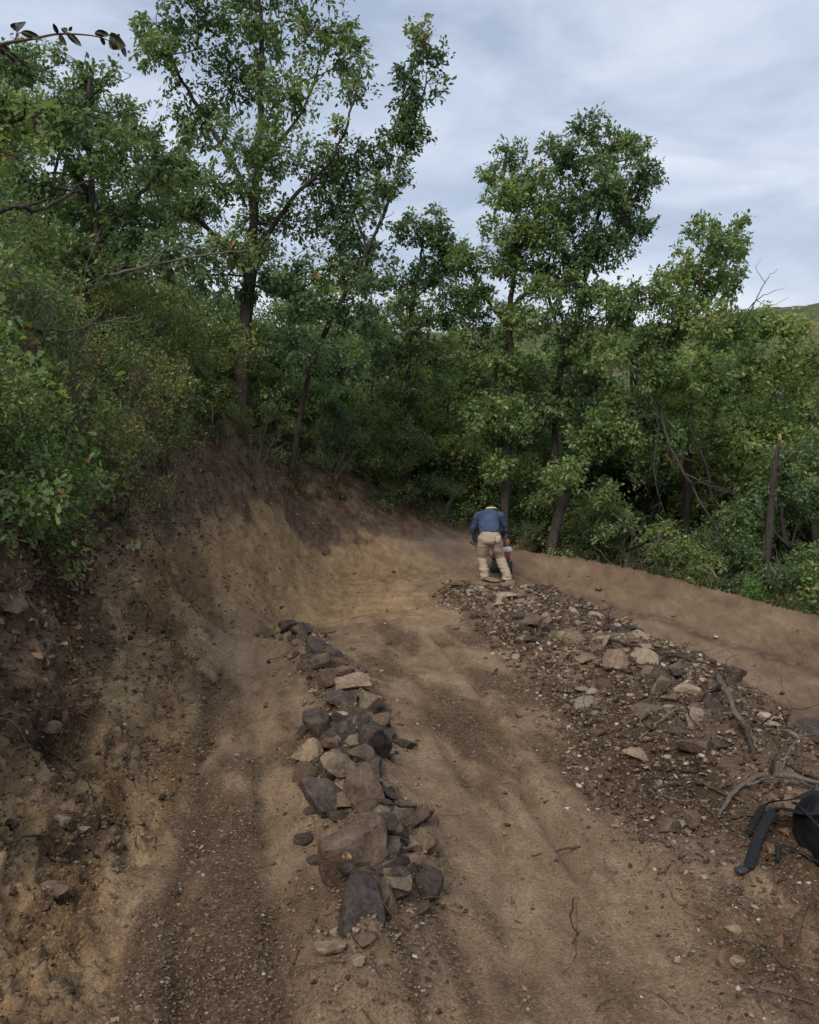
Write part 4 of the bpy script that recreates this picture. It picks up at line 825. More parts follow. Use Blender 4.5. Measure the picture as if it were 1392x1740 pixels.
def set_stone(name, x, y, s, mat, k_, label, cat, group):
    z, nr = gz(x, y); o = bpy.data.objects.new(name, base_st[k_]); col.objects.link(o)
    o.location = (x, y, z + s * 0.1); o.scale = (s, s, s); o.rotation_euler = (g.normal() * .45, g.normal() * .45, g.uniform(0, 6.28))
    o.material_slots[0].link = 'OBJECT'; o.material_slots[0].material = M[mat]
    tag(o, label, cat, group)
for k_ in range(300):
    x, y, u = pile_point(g, 4.6, 15.3, 0.1)
    s = 0.112 * math.exp(g.normal() * 0.4) * (1.25 if u > .3 else 0.85)
    mat = g.choice(['rock_pale', 'rock_tan', 'rock_brown', 'rock_dark'], p=[.22, .26, .26, .26] if u < .7 else [.08, .14, .3, .48])
    set_stone('stone', x, y, s, mat, int(g.integers(14)), KIND[mat][0], 'stone', KIND[mat][1])

# smaller rocks wedged in between the big ones of the line
gq = np.random.default_rng(99); rl = catmull(np.array([(*q, 0) for q in rockline[:-1]]), 12)
for k_ in range(150):
    q = rl[int(gq.integers(4, len(rl) - 6))]; x, y = q[0] + gq.normal() * .15 + .03, q[1] + gq.normal() * .12
    s_ = gq.uniform(.08, .2) * (1 if y < 9 else 1.15); mt = gq.choice(['rock_dark', 'rock_brown', 'rock_tan'], p=[.48, .36, .16])
    set_stone('rock', x, y, s_, mt, int(gq.integers(14)), '%s %s filler rock wedged in the %s part of the rock line' % ('small' if s_ < .13 else 'fist-sized', mt[5:], 'near' if y < 4.6 else ('middle' if y < 7.5 else 'far')), 'rock', 'filler rocks of the rock line')
# gravel, crumbs and clods too many to count
def crumbs(name, pts, sizes, tint, mat, label, sub=1, parent=None, flat=0.7):
    n = len(pts); g2 = np.random.default_rng(len(pts)); v0 = np.array([(1, 0, 0), (-1, 0, 0), (0, 1, 0), (0, -1, 0), (0, 0, 1), (0, 0, -1)], float)
    f0 = np.array([(0, 2, 4), (2, 1, 4), (1, 3, 4), (3, 0, 4), (2, 0, 5), (1, 2, 5), (3, 1, 5), (0, 3, 5)])
    if sub == 0: v0, f0 = np.array([(-1, -1, -.5), (1, -1, -.5), (1, 1, -.5), (-1, 1, -.5), (.15, .1, .9)]) * .8, np.array([(0, 1, 4), (1, 2, 4), (2, 3, 4), (3, 0, 4)])
    if sub == 2: v0, f0 = np.array([(a_, b_, c_) for a_ in (-.7, .7) for b_ in (-.7, .7) for c_ in (-.7, .7)]), np.array([(0, 1, 3), (0, 3, 2), (4, 6, 7), (4, 7, 5), (0, 4, 5), (0, 5, 1), (2, 3, 7), (2, 7, 6), (0, 2, 6), (0, 6, 4), (1, 5, 7), (1, 7, 3)])
    m = len(v0); V = (v0[None] + (g2.normal(size=(n, m, 3)) * .22 if sub == 2 else 0)) * g2.uniform(.6, 1.25, (n, m, 1)) * np.stack([g2.uniform(.7, 1.3, n), g2.uniform(.6, 1.1, n), g2.uniform(.4, .9, n) * flat], -1)[:, None]
    a = g2.uniform(0, 6.28, n); b = g2.normal(size=n) * .5; ca, sa, cb, sb_ = np.cos(a), np.sin(a), np.cos(b), np.sin(b)
    x, y, z = V[..., 0], V[..., 1], V[..., 2]; y, z = y * cb[:, None] - z * sb_[:, None], y * sb_[:, None] + z * cb[:, None]
    x, y = x * ca[:, None] - y * sa[:, None], x * sa[:, None] + y * ca[:, None]
    V = np.stack([x, y, z], -1) * (np.asarray(sizes) / 2)[:, None, None] + np.asarray(pts)[:, None]
    me = mesh_np(name, V.reshape(-1, 3), [(f0[None] + (np.arange(n) * m)[:, None, None]).reshape(-1, 3)], False, {'tint': np.repeat(tint, m)})
    o = obj(name, me, mat, parent); tag(o, label, kind='stuff'); return o
Vf = V3.reshape(-1, 3); cellw = np.zeros((NR, NC)); dA = np.linalg.norm(np.cross(np.gradient(V3, axis=1), np.gradient(V3, axis=0)), axis=-1)
vis = (np.abs(X) < 0.52 * Y + 0.6) & (Y > 1.4) & (Y < 17.5)
def sample(weight, n, seed, jit=True):
    g2 = np.random.default_rng(seed); wgt = (weight * dA * vis).ravel(); wgt = np.clip(wgt, 0, None); c = np.cumsum(wgt); i_ = np.searchsorted(c, g2.random(n) * c[-1])
    p = Vf[i_].copy(); st_ = 0.004 + 0.0035 * p[:, 1]; p[:, 0] += g2.normal(size=n) * st_; p[:, 1] += g2.normal(size=n) * st_ * 0.8
    return p, i_, g2
distw = 1.0 / np.maximum(Y, 2.0) ** 1.1
patch = sstep(-0.25, 0.5, fbm(V3, 1.3, 3, 81))
edge = np.exp(-(dl / 0.28) ** 2) * 3.5 + np.exp(-(de / 0.3) ** 2) * 2.5 * (Y > 2) + np.exp(-(dt / 0.25) ** 2) * 0.7 * (Y < 9) + pile * 3.0 * sstep(2.5, 4.5, Y)
p, i_, g2 = sample(distw * (0.12 + 4 * crumb ** 1.5 * lanes + edge) * (1 - np.where(above, .95, 0)), 95000, 401)
big = g2.random(len(p)) > .93
crumbs('gravel', p, np.where(big, .013, .0075) * np.exp(g2.normal(size=len(p)) * .4) * (1 + 0.07 * p[:, 1]), np.clip(0.36 + 0.2 * g2.normal(size=len(p)) + (g2.random(len(p)) > .985) * .4, 0, 1), M['pebble'], 'loose gravel and dirt crumbs strewn over the trail', 0)
p, i_, g2 = sample(distw * (edge * .35 + pile * 5 * sstep(3.4, 4.6, Y) + 0.03) * (1 - np.where(above, .95, 0)), 18000, 402)
crumbs('rubble', p, np.minimum((0.014 + 0.0042 * p[:, 1]) * np.exp(g2.normal(size=len(p)) * .5), 0.0085 * p[:, 1]), np.clip(0.36 + 0.3 * g2.normal(size=len(p)), 0, 1), M['pebble'], 'small broken stone spread over the heap and along the rock line', 2)
# soil clods on the cut bank
fb = face * sstep(17, 6, Y) * np.where(above, 0.2, 1)
p, i_, g2 = sample(distw * fb, 13000, 403)
cl_t = np.clip(0.42 - 0.26 * np.clip(humus.ravel()[i_] * 1.2, 0, 1) + 0.12 * g2.normal(size=len(p)), 0, 1)
M['clod'] = m_chip('clod', [(0.0, (0.04, 0.026, 0.019)), (0.2, (0.10, 0.064, 0.043)), (0.45, (0.27, 0.18, 0.10)), (1.0, (0.44, 0.32, 0.19))])
crumbs('soil_clods', p, 0.0125 * np.exp(np.clip(g2.normal(size=len(p)), -2, 1.5) * .6) * sstep(1.0, 4.0, p[:, 1]) * (1 + .09 * p[:, 1]), cl_t, M['clod'], 'crumbling clods of clay and dark topsoil on the cut bank', 2)
# fallen leaves
def litter(weight, n, seed, size, label, name='leaf_litter'):
    p, i_, g2 = sample(weight, n, seed); nn_ = nn.reshape(-1, 3)[i_]
    ax = rand_unit(len(p), g2); ax -= nn_ * (ax * nn_).sum(1)[:, None] * .75
    V, Fc = leaves(p + nn_ * 0.012, ax, nn_ + rand_unit(len(p), g2) * .55, size * g2.uniform(.5, 1.2, len(p)), OAK_S, 0.4)
    o = obj(name, mesh_np(name, V, [Fc], False, {'tint': np.repeat(np.clip(.45 + .26 * g2.normal(size=len(p)), 0, 1), len(OAK_S))}), M['litter_leaf']); tag(o, label, kind='stuff')
litter(distw * (face * sstep(.45, .8, hgt) * 1.5 + np.where(above, 1.2, 0) * sstep(2.5, .3, dc)) * 1.0, 7500, 411, 0.06, 'brown fallen leaves on the dark upper bank')
litter(distw * (pile * 1.0 + 3.0 * np.exp(-(np.hypot(X - 1.9, Y - 3.3) / 1.0) ** 2) * (de * (se > 0) > .05)), 700, 412, 0.05, 'dry leaves and bits among the rubble and in the lower right corner')

# ------------------------------------------------------------------ roots, sticks, branches
def wander(p0, d0, length, g, n=7, curl=0.35, grav=0.0):
    p = [np.array(p0, float)]; d = np.array(d0, float); d /= np.linalg.norm(d)
    for k_ in range(n):
        d = d + g.normal(size=3) * curl + np.array([0, 0, -grav]); d /= np.linalg.norm(d); p.append(p[-1] + d * length / n)
    return np.array(p)
rb = MB(); g = np.random.default_rng(421)
p, i_, g2 = sample(distw * face * (0.25 + sstep(.3, .75, hgt) * 1.6) * sstep(17, 6, Y), 900, 422)
for k_ in range(len(p)):
    nr = nn.reshape(-1, 3)[i_[k_]]; d0 = nr * 0.35 + g.normal(size=3) * .5 + np.array([.25, -.1, -.55])
    l = 0.10 + 0.3 * g.random() ** 2.2; r = g.uniform(.0012, .0032) * (1 + (g.random() > .93) * 1.5)
    rb.tube(wander(p[k_] + nr * 0.006, d0, l, g, 6, .35, .12), np.linspace(r, r * .45, 7), 4, False)
p, i_, g2 = sample(distw * (pile * 1.2 + 5 * np.exp(-(dr / .2) ** 2) * (Y > 4) * (Y < 13) + np.exp(-(dl / .3) ** 2) * .8 + np.exp(-(np.hypot(X - 1.8, Y - 2.9) / .8) ** 2) * 2), 520, 423)
for k_ in range(len(p)):
    nr = nn.reshape(-1, 3)[i_[k_]]; d0 = g.normal(size=3); d0 -= nr * (d0 @ nr) * .8
    r = g.uniform(.0014, .004); rb.tube(wander(p[k_] + nr * 0.012, d0, g.uniform(.08, .38), g, 6, .3), np.linspace(r, r * .5, 7), 4, False)
tag(rb.build('fine_roots', M['root']), 'fine torn roots hanging from the bank and lying in the rubble', kind='stuff')

def branch(name, label, pts, r0, r1, mat='twig', cat='branch', off=0.02, twigs=0, fresh=False, group=None, seed=1, sides=7, air=None):
    """a stick lying on the ground along these seen points; air: heights above ground per point"""
    g = np.random.default_rng(seed); W = []
    for k_, q in enumerate(pts):
        loc = P(*q) if len(q) == 3 else hit(*q)[0]
        W.append(loc + np.array([0, 0, off + (air[k_] if air else 0)]))
    W = catmull(W, 6); n = len(W); W[1:-1] += g.normal(size=W[1:-1].shape) * r0 * .35; b0 = W[0].copy(); W0 = W - b0
    mb = MB(); mb.tube(W0, np.linspace(r0, r1, n) * (1 + .1 * g.normal(size=n)), sides); o = mb.build(name, M[mat]); o.location = b0
    for k_ in range(twigs):
        j = g.integers(n // 3, n - 1); d = W0[j] - W0[j - 1]; d = d / np.linalg.norm(d) + g.normal(size=3) * .55 + np.array([0, 0, .25])
        tb = MB(); tb.tube(wander(W0[j], d, g.uniform(.12, .4) * (1 + 12 * r0), g, 6, .22), np.linspace(r1 * .8 + r0 * .2, r1 * .25, 7), 4, False); tb.build('side_twig', M[mat], o)
    if fresh:
        t0 = W0[1] - W0[0]; t0 /= np.linalg.norm(t0); mb2 = MB(); mb2.tube(np.array([W0[0] - t0 * .012, W0[0] + t0 * .004]), [r0 * .93, r0 * 1.02], sides); mb2.build('cut_end', M['wood_fresh'], o)
    tag(o, label, cat, group); return o
SG = 'loose sticks'
branch('broken_branch', 'straight grey broken branch with fresh orange end on the rubble ridge', [(1218, 1182), (1240, 1215), (1262, 1245), (1284, 1268)], .017, .014, 'bark_grey', air=[.12, .08, .03, 0], fresh=True, seed=11)
branch('curved_root', 'long pale curved root arching over the heap towards the black backpack', [(1222, 1392), (1246, 1364), (1285, 1345), (1335, 1344), (1385, 1352)], .009, .017, 'bark_grey', air=[0, .03, .06, .06, .03], twigs=3, seed=12)
branch('stump_twig', 'short dark forked twig standing up on the ridge', [(1028, 1062), (1034, 1052), (1042, 1040)], .02, .009, 'twig', air=[0, .06, .13], twigs=2, fresh=False, seed=13)
branch('stick', 'pale short stick pointing up right in the middle of the heap', [(1110, 1246), (1132, 1232), (1152, 1220)], .009, .007, 'bark_grey', air=[.02, .03, .05], seed=14)
branch('long_branch', 'long dark branch lying along the ridge of the heap', [(1036, 1096), (1085, 1112), (1140, 1122), (1215, 1140)], .016, .008, 'twig', air=[.03, .04, .03, .02], twigs=4, seed=15)
branch('thin_branch', 'thin reddish branch reaching over the ridge to the right edge', [(1290, 1246), (1330, 1232), (1365, 1222), (1400, 1216)], .008, .004, 'root', air=[.02, .08, .12, .15], twigs=2, seed=16)
branch('stick', 'slanted thin stick standing above the arched root', [(1322, 1335), (1338, 1300), (1364, 1262)], .006, .005, 'bark_grey', air=[0, .04, .06], seed=17)
branch('stick', 'dark thick stick lying right of the largest brown boulder', [(1255, 1235), (1270, 1265), (1283, 1296)], .013, .011, 'twig', air=[.02, .03, 0], seed=18)
branch('stick', 'thin dark stick lying across the rock line above the biggest boulder', [(640, 1434), (680, 1420), (716, 1396)], .007, .006, 'twig', air=[.16, .12, .06], seed=19)
branch('stick', 'short stick left of the upper rock line', [(453, 1129), (480, 1120), (502, 1108)], .008, .006, 'bark_grey', seed=20, air=[.02, .02, .05])
branch('stick', 'short dark stick pointing right from the far end of the rock line', [(545, 1087), (558, 1083), (571, 1078)], .008, .006, 'twig', air=[.05, .03, .02], seed=21)
branch('stick', 'dark twig pressed into the middle of the trail', [(905, 1456), (945, 1447), (986, 1440)], .006, .004, 'twig', off=.004, seed=22)
branch('stick', 'thin pale stick near the lower right corner', [(1252, 1531), (1270, 1548), (1292, 1563)], .004, .003, 'bark_grey', off=.008, seed=23)
branch('stick', 'pale forked stick below the dark grey cobble of the rock line', [(645, 1556), (662, 1548), (681, 1536)], .006, .005, 'bark_grey', off=.01, seed=24)
branch('curved_root', 'thin winding root in the lower right corner', [(1300, 1615), (1325, 1640), (1352, 1668), (1372, 1708)], .005, .004, 'root', off=.012, seed=25)
branch('stick', 'brown stick lying low on the heap left of the arched root', [(1180, 1330), (1205, 1342), (1232, 1356)], .007, .006, 'root', off=.02, seed=26)
branch('fallen_limb', 'long bare fallen limb leaning across the outer berm', [(1030, 958), (1075, 935, 17.2), (1120, 915, 17.8), (1160, 905, 18.3)], .035, .02, 'bark', off=.03, twigs=5, seed=27)
branch('fallen_limb', 'thinner bare limb beside the long fallen one at the berm', [(1060, 962), (1085, 942, 17.0), (1125, 925, 17.6)], .018, .01, 'bark_grey', off=.02, twigs=4, seed=28)
branch('fallen_limb', 'pale cut log lying low behind the berm at right', [(1205, 965, 15.9), (1220, 985, 15.6)], .022, .02, 'bark_grey', off=.02, seed=29)
# dead limbs hanging in the right thicket
for k_, (lab, pts, r0) in enumerate((('dead grey limb sagging from the leaning oak into the thicket', [(1115, 660, 18.0), (1140, 760, 17.6), (1190, 850, 17.2), (1225, 915, 16.9)], .045),
      ('pale bare branch sticking out sideways in the right thicket', [(1165, 805, 17.2), (1215, 830, 17.0), (1275, 845, 16.9)], .022), ('thin dead branch drooping beside the sagging grey limb', [(1120, 720, 17.8), (1112, 800, 17.5), (1130, 880, 17.2)], .018),
      ('dead twiggy branch hanging under the leaning oak crown', [(1160, 700, 18), (1200, 790, 17.7), (1215, 870, 17.4)], .02))):
    branch('dead_limb', lab, pts, r0, r0 * .35, 'bark', off=0, twigs=12, seed=40 + k_)
b0 = P(1305, 905, 16.0); z0, _ = gz(b0[0], b0[1]); q0 = P(1312, 840, 16.0); q1 = P(1325, 748, 16.0)
mb = MB(); W = catmull([(b0[0], b0[1], z0 - .1), q0, q1], 6); W0 = W - W[0]; mb.tube(W0, np.linspace(.075, .04, len(W0)) * (1 + .12 * np.random.default_rng(2).normal(size=len(W0))), 8); sn = mb.build('broken_snag', M['bark']); sn.location = W[0]
mb = MB(); mb.tube(np.array([W0[-1] - (0, 0, .02), W0[-1] + (.005, 0, .08), W0[-1] + (.015, 0, .13)]), [.038, .028, .006], 7); mb.build('splintered_top', M['wood_fresh'], sn)
mb = MB(); g = np.random.default_rng(5); mb.tube(wander(W0[8], (1, -.2, .9), 1.0, g, 7, .15), np.linspace(.03, .006, 8), 5); mb.build('side_limb', M['bark'], sn)
tag(sn, 'broken tree snag with pale splintered top at right', 'tree')
# left slope
for k_, (lab, pts, r0, air, mt) in enumerate((('pale bent branch lying on the dark slope at far left', [(30, 908), (80, 906), (130, 920), (165, 945)], .014, [.08, .1, .08, .03], 'bark_grey'), ('thin grey root sagging over the dark slope', [(75, 930), (120, 945), (150, 958)], .009, [.05, .05, .03], 'bark_grey'),
      ('thin bare stem slanting down through the left thicket', [(0, 770, 5.6), (45, 805, 5.7), (95, 850, 5.8)], .007, None, 'bark_grey'), ('dark root stub hanging out of the near left bank', [(12, 1420), (28, 1445), (30, 1485)], .016, [.04, .07, .06], 'twig'),
      ('long bare grey branch crossing in front of the left trees', [(190, 470, 9.0), (250, 455, 9.4), (330, 440, 9.8), (420, 428, 10.2)], .016, None, 'bark_grey'), ('dark forked bare branch in the near left thicket', [(40, 560, 7.0), (115, 566, 7.0), (160, 555, 7.1), (215, 543, 7.2)], .012, None, 'bark_grey'),
      ('dark bare limb at the left picture edge', [(-10, 365, 6.5), (30, 355, 6.6), (70, 360, 6.8), (130, 330, 7.0)], .022, None, 'bark'), ('small stub of a cut stem on the bank brink', [(246, 845), (243, 830)], .02, [.0, .06], 'wood_fresh'), ('twisted brown root across the bank face', [(0, 1235), (40, 1222), (110, 1222), (160, 1232)], .006, [.03, .04, .04, .02], 'root'),
      ('thin dark root running down the near clay face', [(60, 1270), (110, 1310), (150, 1345), (160, 1370)], .006, [.02, .03, .03, .01], 'twig'), ('dark root end sticking out low on the near left bank', [(15, 1465), (55, 1460), (105, 1450)], .007, [.06, .08, .05], 'twig'))):
    branch('bare_branch', lab, pts, r0, r0 * .55, mt, air=air, twigs=3 if pts[0][1] < 700 else (1 if r0 < .012 else 0), seed=60 + k_)

# matted roots and torn turf along the ridge of the heap
rg = catmull(np.array([(*q, 0) for q in ridge[2:8]]), 10)
for k_, (f_, lab) in enumerate(((.06, 'root tangle on the ridge beside the forked dark twig'), (.24, 'dark root mat on the ridge between the two dark branches'), (.42, 'thick root mat at the highest hump of the ridge'), (.62, 'root tangle behind the grey broken branch'), (.8, 'root tangle on the ridge near the right picture edge'))):
    q = rg[int(f_ * (len(rg) - 1))]; z, _ = gz(q[0], q[1]); g = np.random.default_rng(700 + k_); mb = MB(); c0 = np.array([q[0], q[1], z])
    for j in range(70):
        off = np.array([g.normal() * .28, g.normal() * .28, 0]); zz, nr = gz(c0[0] + off[0], c0[1] + off[1]); st_ = np.array([off[0], off[1], zz - z - .01]); r = g.uniform(.0016, .0055)
        mb.tube(wander(st_, (g.normal(), g.normal(), g.uniform(.1, 1.1)), g.uniform(.08, .34), g, 6, .38, .22), np.linspace(r, r * .4, 7), 4, False)
    o = mb.build('root_tangle', M['twig'], loc=c0); tag(o, lab, 'roots', 'root mats on the ridge', 'stuff')
for k_, (lab, pts, r0, mt) in enumerate((('grey stick lying along the lower heap above the big earth clod', [(1100, 1350), (1135, 1362), (1170, 1372)], .007, 'bark_grey'), ('brown root poking out of the heap right of the slate slab', [(1150, 1215), (1172, 1228), (1188, 1240)], .008, 'root'), ('thin dark stick in front of the largest brown boulder', [(1130, 1310), (1180, 1318), (1225, 1312)], .006, 'twig'),
      ('crooked stick under the arched pale root', [(1235, 1400), (1275, 1392), (1320, 1402)], .008, 'twig'), ('thin grey stick crossing beneath the arched pale root', [(1245, 1362), (1300, 1385), (1350, 1398)], .006, 'bark_grey'), ('dark stick behind the black backpack', [(1330, 1300), (1360, 1318), (1395, 1330)], .011, 'twig'), ('reddish root by the upright brown stone', [(1190, 1372), (1210, 1390), (1222, 1412)], .006, 'root'),
      ('brown twig at the left foot of the heap', [(985, 1282), (1015, 1276), (1048, 1270)], .006, 'root'), ('short dark stick on the far part of the heap', [(925, 1040), (950, 1046), (972, 1058)], .012, 'twig'), ('pale straight twig low in the lower right corner', [(1290, 1690), (1330, 1700), (1375, 1715)], .004, 'bark_grey'))):
    branch('stick', lab, pts, r0, r0 * .6, mt, off=.025, twigs=1, seed=150 + k_)

# dry grass at the brinks
g3 = np.random.default_rng(431); wgt = (np.where(above, 1.0, 0) * np.exp(-(dc / .5) ** 2) * (Y > 3.5) * (Y < 21) + np.where(sb < 0, 1.0, 0) * np.exp(-((db - .12) / .3) ** 2) * (X > 1.5) * (Y > 9) * (Y < 20)) * dA
cw = np.cumsum(wgt.ravel()); ii = np.searchsorted(cw, g3.random(420) * cw[-1]); BP, BA, BS = [], [], []
for q in Vf[ii]:
    k_ = int(g3.integers(8, 18)); BP.append(q + g3.normal(size=(k_, 3)) * np.array([.035, .035, .0])); BA.append(g3.normal(size=(k_, 3)) * .38 + np.array([0, 0, 1])); BS.append(g3.uniform(.08, .24, k_))
BP, BA, BS = np.vstack(BP), np.vstack(BA), np.concatenate(BS); bl = np.array([(-.5, 0), (.5, 0), (.3, .6), (0, 1), (-.3, .6)]) * np.array([.035, 1])
V, Fc = leaves(BP, BA, rand_unit(len(BP), g3), BS, bl, .35)
tag(obj('dry_grass', mesh_np('dry_grass', V, [Fc], False, {'tint': np.repeat(g3.random(len(BP)), 5)}), M['grass']), 'thin dry grass tufts along the brinks of bank and berm', kind='stuff')

# ------------------------------------------------------------------ worker
def voxel(mb, size, smooth_it=4):
    """one continuous surface out of overlapping tubes"""
    me = mb.mesh('tmp', True); o = bpy.data.objects.new('tmp', me); col.objects.link(o)
    r = o.modifiers.new('r', 'REMESH'); r.mode = 'VOXEL'; r.voxel_size = size; r.use_smooth_shade = True
    s = o.modifiers.new('s', 'SMOOTH'); s.factor = 0.5; s.iterations = smooth_it
    dg = bpy.context.evaluated_depsgraph_get(); res = bpy.data.meshes.new_from_object(o.evaluated_get(dg))
    bpy.data.objects.remove(o); bpy.data.meshes.remove(me); return res
def warp(me, fn):
    n = len(me.vertices); v = np.empty(n * 3, np.float32); me.vertices.foreach_get('co', v); v = v.reshape(-1, 3).astype(float)
    nr = np.empty(n * 3, np.float32); me.vertices.foreach_get('normal', nr); nr = nr.reshape(-1, 3)
    me.vertices.foreach_set('co', (v + nr * fn(v)[:, None]).astype(np.float32).ravel()); me.update()
def sm(pts, per=5): return catmull(np.array(pts, float), per)
def lerp_r(r, n): return np.interp(np.linspace(0, 1, n), np.linspace(0, 1, len(r)), r)
def limb(mb, pts, r, sides=14, ell=None):
    p = sm(pts); mb.tube(p, lerp_r(r, len(p)), sides, True, ell)
J = dict(la=(-.21, -.03, .09), lk=(-.255, .05, .47), lh=(-.235, -.12, .86), ra=(.215, -.07, .09), rk=(.085, .03, .48), rh=(-.04, -.12, .87),
         ls=(-.335, .20, 1.26), le=(-.43, .28, .97), lw=(-.375, .42, .74), rs=(.10, .22, 1.26), re=(.215, .30, 1.0), rw=(.17, .50, .80), nk=(-.11, .33, 1.29), hd=(-.055, .45, 1.335))
J = {k_: np.array(v) for k_, v in J.items()}
loc, _ = hit(842, 990); loc = np.array([P(842, 990, 16.3)[0], 16.3, gz(P(842, 990, 16.3)[0], 16.3)[0]])
person = empty('person', loc); tag(person, 'worker bent forward, seen from behind, blue long-sleeved shirt and khaki trousers', 'person')
b = MB()
limb(b, [(-.135, -.13, .86), (-.13, -.06, 1.0), (-.125, .1, 1.16), (-.115, .24, 1.27), J['nk']], [.115, .12, .135, .12, .06])
limb(b, [J['nk'], J['hd'] + (0, -.02, -.03)], [.058, .06]); limb(b, [J['hd'] + (0, -.03, -.08), J['hd'], J['hd'] + (.005, .03, .08)], [.05, .095, .05])
limb(b, [J['hd'] + (.01, .09, -.01), J['hd'] + (.012, .118, -.02)], [.02, .012], 8)
for s in (-1, 1):
    limb(b, [J['hd'] + (s * .085, 0, -.01), J['hd'] + (s * .105, -.01, .0)], [.025, .02], 8)
for h, k_, a in (('lh', 'lk', 'la'), ('rh', 'rk', 'ra')):
    limb(b, [J[h], (J[h] + J[k_]) / 2, J[k_], (J[k_] * .45 + J[a] * .55), J[a]], [.095, .08, .055, .052, .036])
    limb(b, [J[a] + (0, 0, -.02), J[a] + (0, .1, -.05)], [.035, .03])
def hand(mb, wr, fwd, side):
    """palm, four curled fingers of unequal length and a thumb leaving the side of the palm"""
    wr = np.array(wr); f = np.array(fwd) / np.linalg.norm(fwd); s = np.array(side) / np.linalg.norm(side); dn = np.cross(f, s); dn = dn if dn[2] < 0 else -dn
    limb(mb, [wr - f * .02, wr + f * .04, wr + f * .085], [.027, .036, .038], 10, (1.0, .55))
    for i, (o_, l) in enumerate(((-.028, .066), (-.009, .078), (.010, .074), (.028, .058))):
        r0 = wr + f * .078 + s * o_; limb(mb, [r0, r0 + f * l * .45 + dn * .006, r0 + f * l * .62 + dn * l * .42, r0 + f * l * .3 + dn * l * .72], [.0095, .009, .0085, .007], 7)
    t0 = wr + f * .03 - s * .03; limb(mb, [t0, t0 - s * .022 + f * .022, t0 - s * .016 + f * .05 + dn * .024], [.012, .0105, .008], 7)
for s_, e_, w_, sd_ in (('ls', 'le', 'lw', 1), ('rs', 're', 'rw', -1)):
    limb(b, [J[s_], (J[s_] + J[e_]) / 2, J[e_], (J[e_] + J[w_]) / 2, J[w_]], [.058, .05, .04, .037, .026])
    hand(b, J[w_], (J[w_] - J[e_]) + np.array([0, .12, .02]), (sd_, .1, .1))
bm_ = voxel(b, 0.009, 2); obj('body', bm_, m_plain('skin', (0.42, 0.24, 0.165), .55, .1, 30), person)
# shirt
b = MB()
limb(b, [(-.137, -.105, .93), (-.135, -.04, 1.03), (-.128, .09, 1.16), (-.12, .21, 1.27), (-.11, .30, 1.285)], [.165, .172, .182, .175, .095], 20, (1.14, .86))
limb(b, [J['ls'] + (.08, -.02, .0), (-.12, .235, 1.30), J['rs'] + (-.08, -.02, 0)], [.1, .1, .1], 16)
for s_, e_, w_ in (('ls', 'le', 'lw'), ('rs', 're', 'rw')):
    limb(b, [J[s_] * .8 + np.array([-.12, .18, 1.26]) * .2, J[s_], (J[s_] + J[e_]) / 2, J[e_], (J[e_] + J[w_]) / 2, J[w_]], [.09, .088, .072, .062, .055, .046])
ms_ = voxel(b, 0.012, 5); warp(ms_, lambda v: 0.012 * fbm(v * np.array([3, 3, 7.5]) + 3, 1.7, 3, 5) + .008 * np.abs(fbm(v * np.array([4, 4, 10]), 2.2, 2, 6)))
m, t, bs, o_ = mat_new('blue_cloth'); c = ramp(t, [(.3, (.038, .056, .105)), (.7, (.066, .092, .16))], noise(t, coords(t), 6, 4, .6)).outputs[0]; t.links.new(c, bs.inputs['Base Color']); bs.inputs['Roughness'].default_value = .9; bs.inputs['Specular IOR Level'].default_value = .2
shirt = obj('shirt', ms_, m, person)
# trousers
b = MB()
limb(b, [(-.137, -.085, .955), (-.137, -.115, .9), (-.137, -.125, .83), (-.137, -.11, .79)], [.162, .176, .178, .13], 20, (1.14, .84))
for h, k_, a, dx in (('lh', 'lk', 'la', -.03), ('rh', 'rk', 'ra', .0)):
    limb(b, [J[h] + (0, 0, .02), (J[h] + J[k_]) / 2, J[k_], (J[k_] + J[a]) / 2, J[a] + (0, -.01, .02), J[a] + (0, -.01, -.045)], [.122, .118, .095, .092, .09, .092], 18)
mt_ = voxel(b, 0.012, 4)
def creases(v):
    low = sstep(.5, .25, v[:, 2]); return .010 * fbm(v * np.array([3, 3, 5]), 1.8, 3, 9) + (.006 + .016 * low) * (np.abs(fbm(v * np.array([2.5, 2.5, 13]) + 7, 1.3, 2, 8)) - .3)
warp(mt_, creases); trousers = obj('trousers', mt_, m_plain('khaki_cloth', (0.40, 0.315, 0.235), .9, .14, 7, .15), person)
mb = MB(); mb.box((.02, -.268, .855), (.10, .014, .12), .005, rotz(.35)); mb.build('back_pocket', m_plain('khaki_pocket', (0.47, 0.38, 0.29), .9, .1, 9, .15), trousers)
mb = MB(); th = np.linspace(0, 2 * math.pi, 25)[:-1]
ring = lambda z, k_, dy: np.stack([-.137 + .186 * k_ * np.cos(th), -.088 + dy + .14 * k_ * np.sin(th), np.full(24, z)], -1)
mb.loft([ring(.945, 1.0, -.01), ring(.945, 1.03, -.01), ring(.978, 1.02, 0), ring(.978, .98, 0)]); mb.build('belt', m_plain('belt_leather', (.03, .025, .022), .6), trousers)
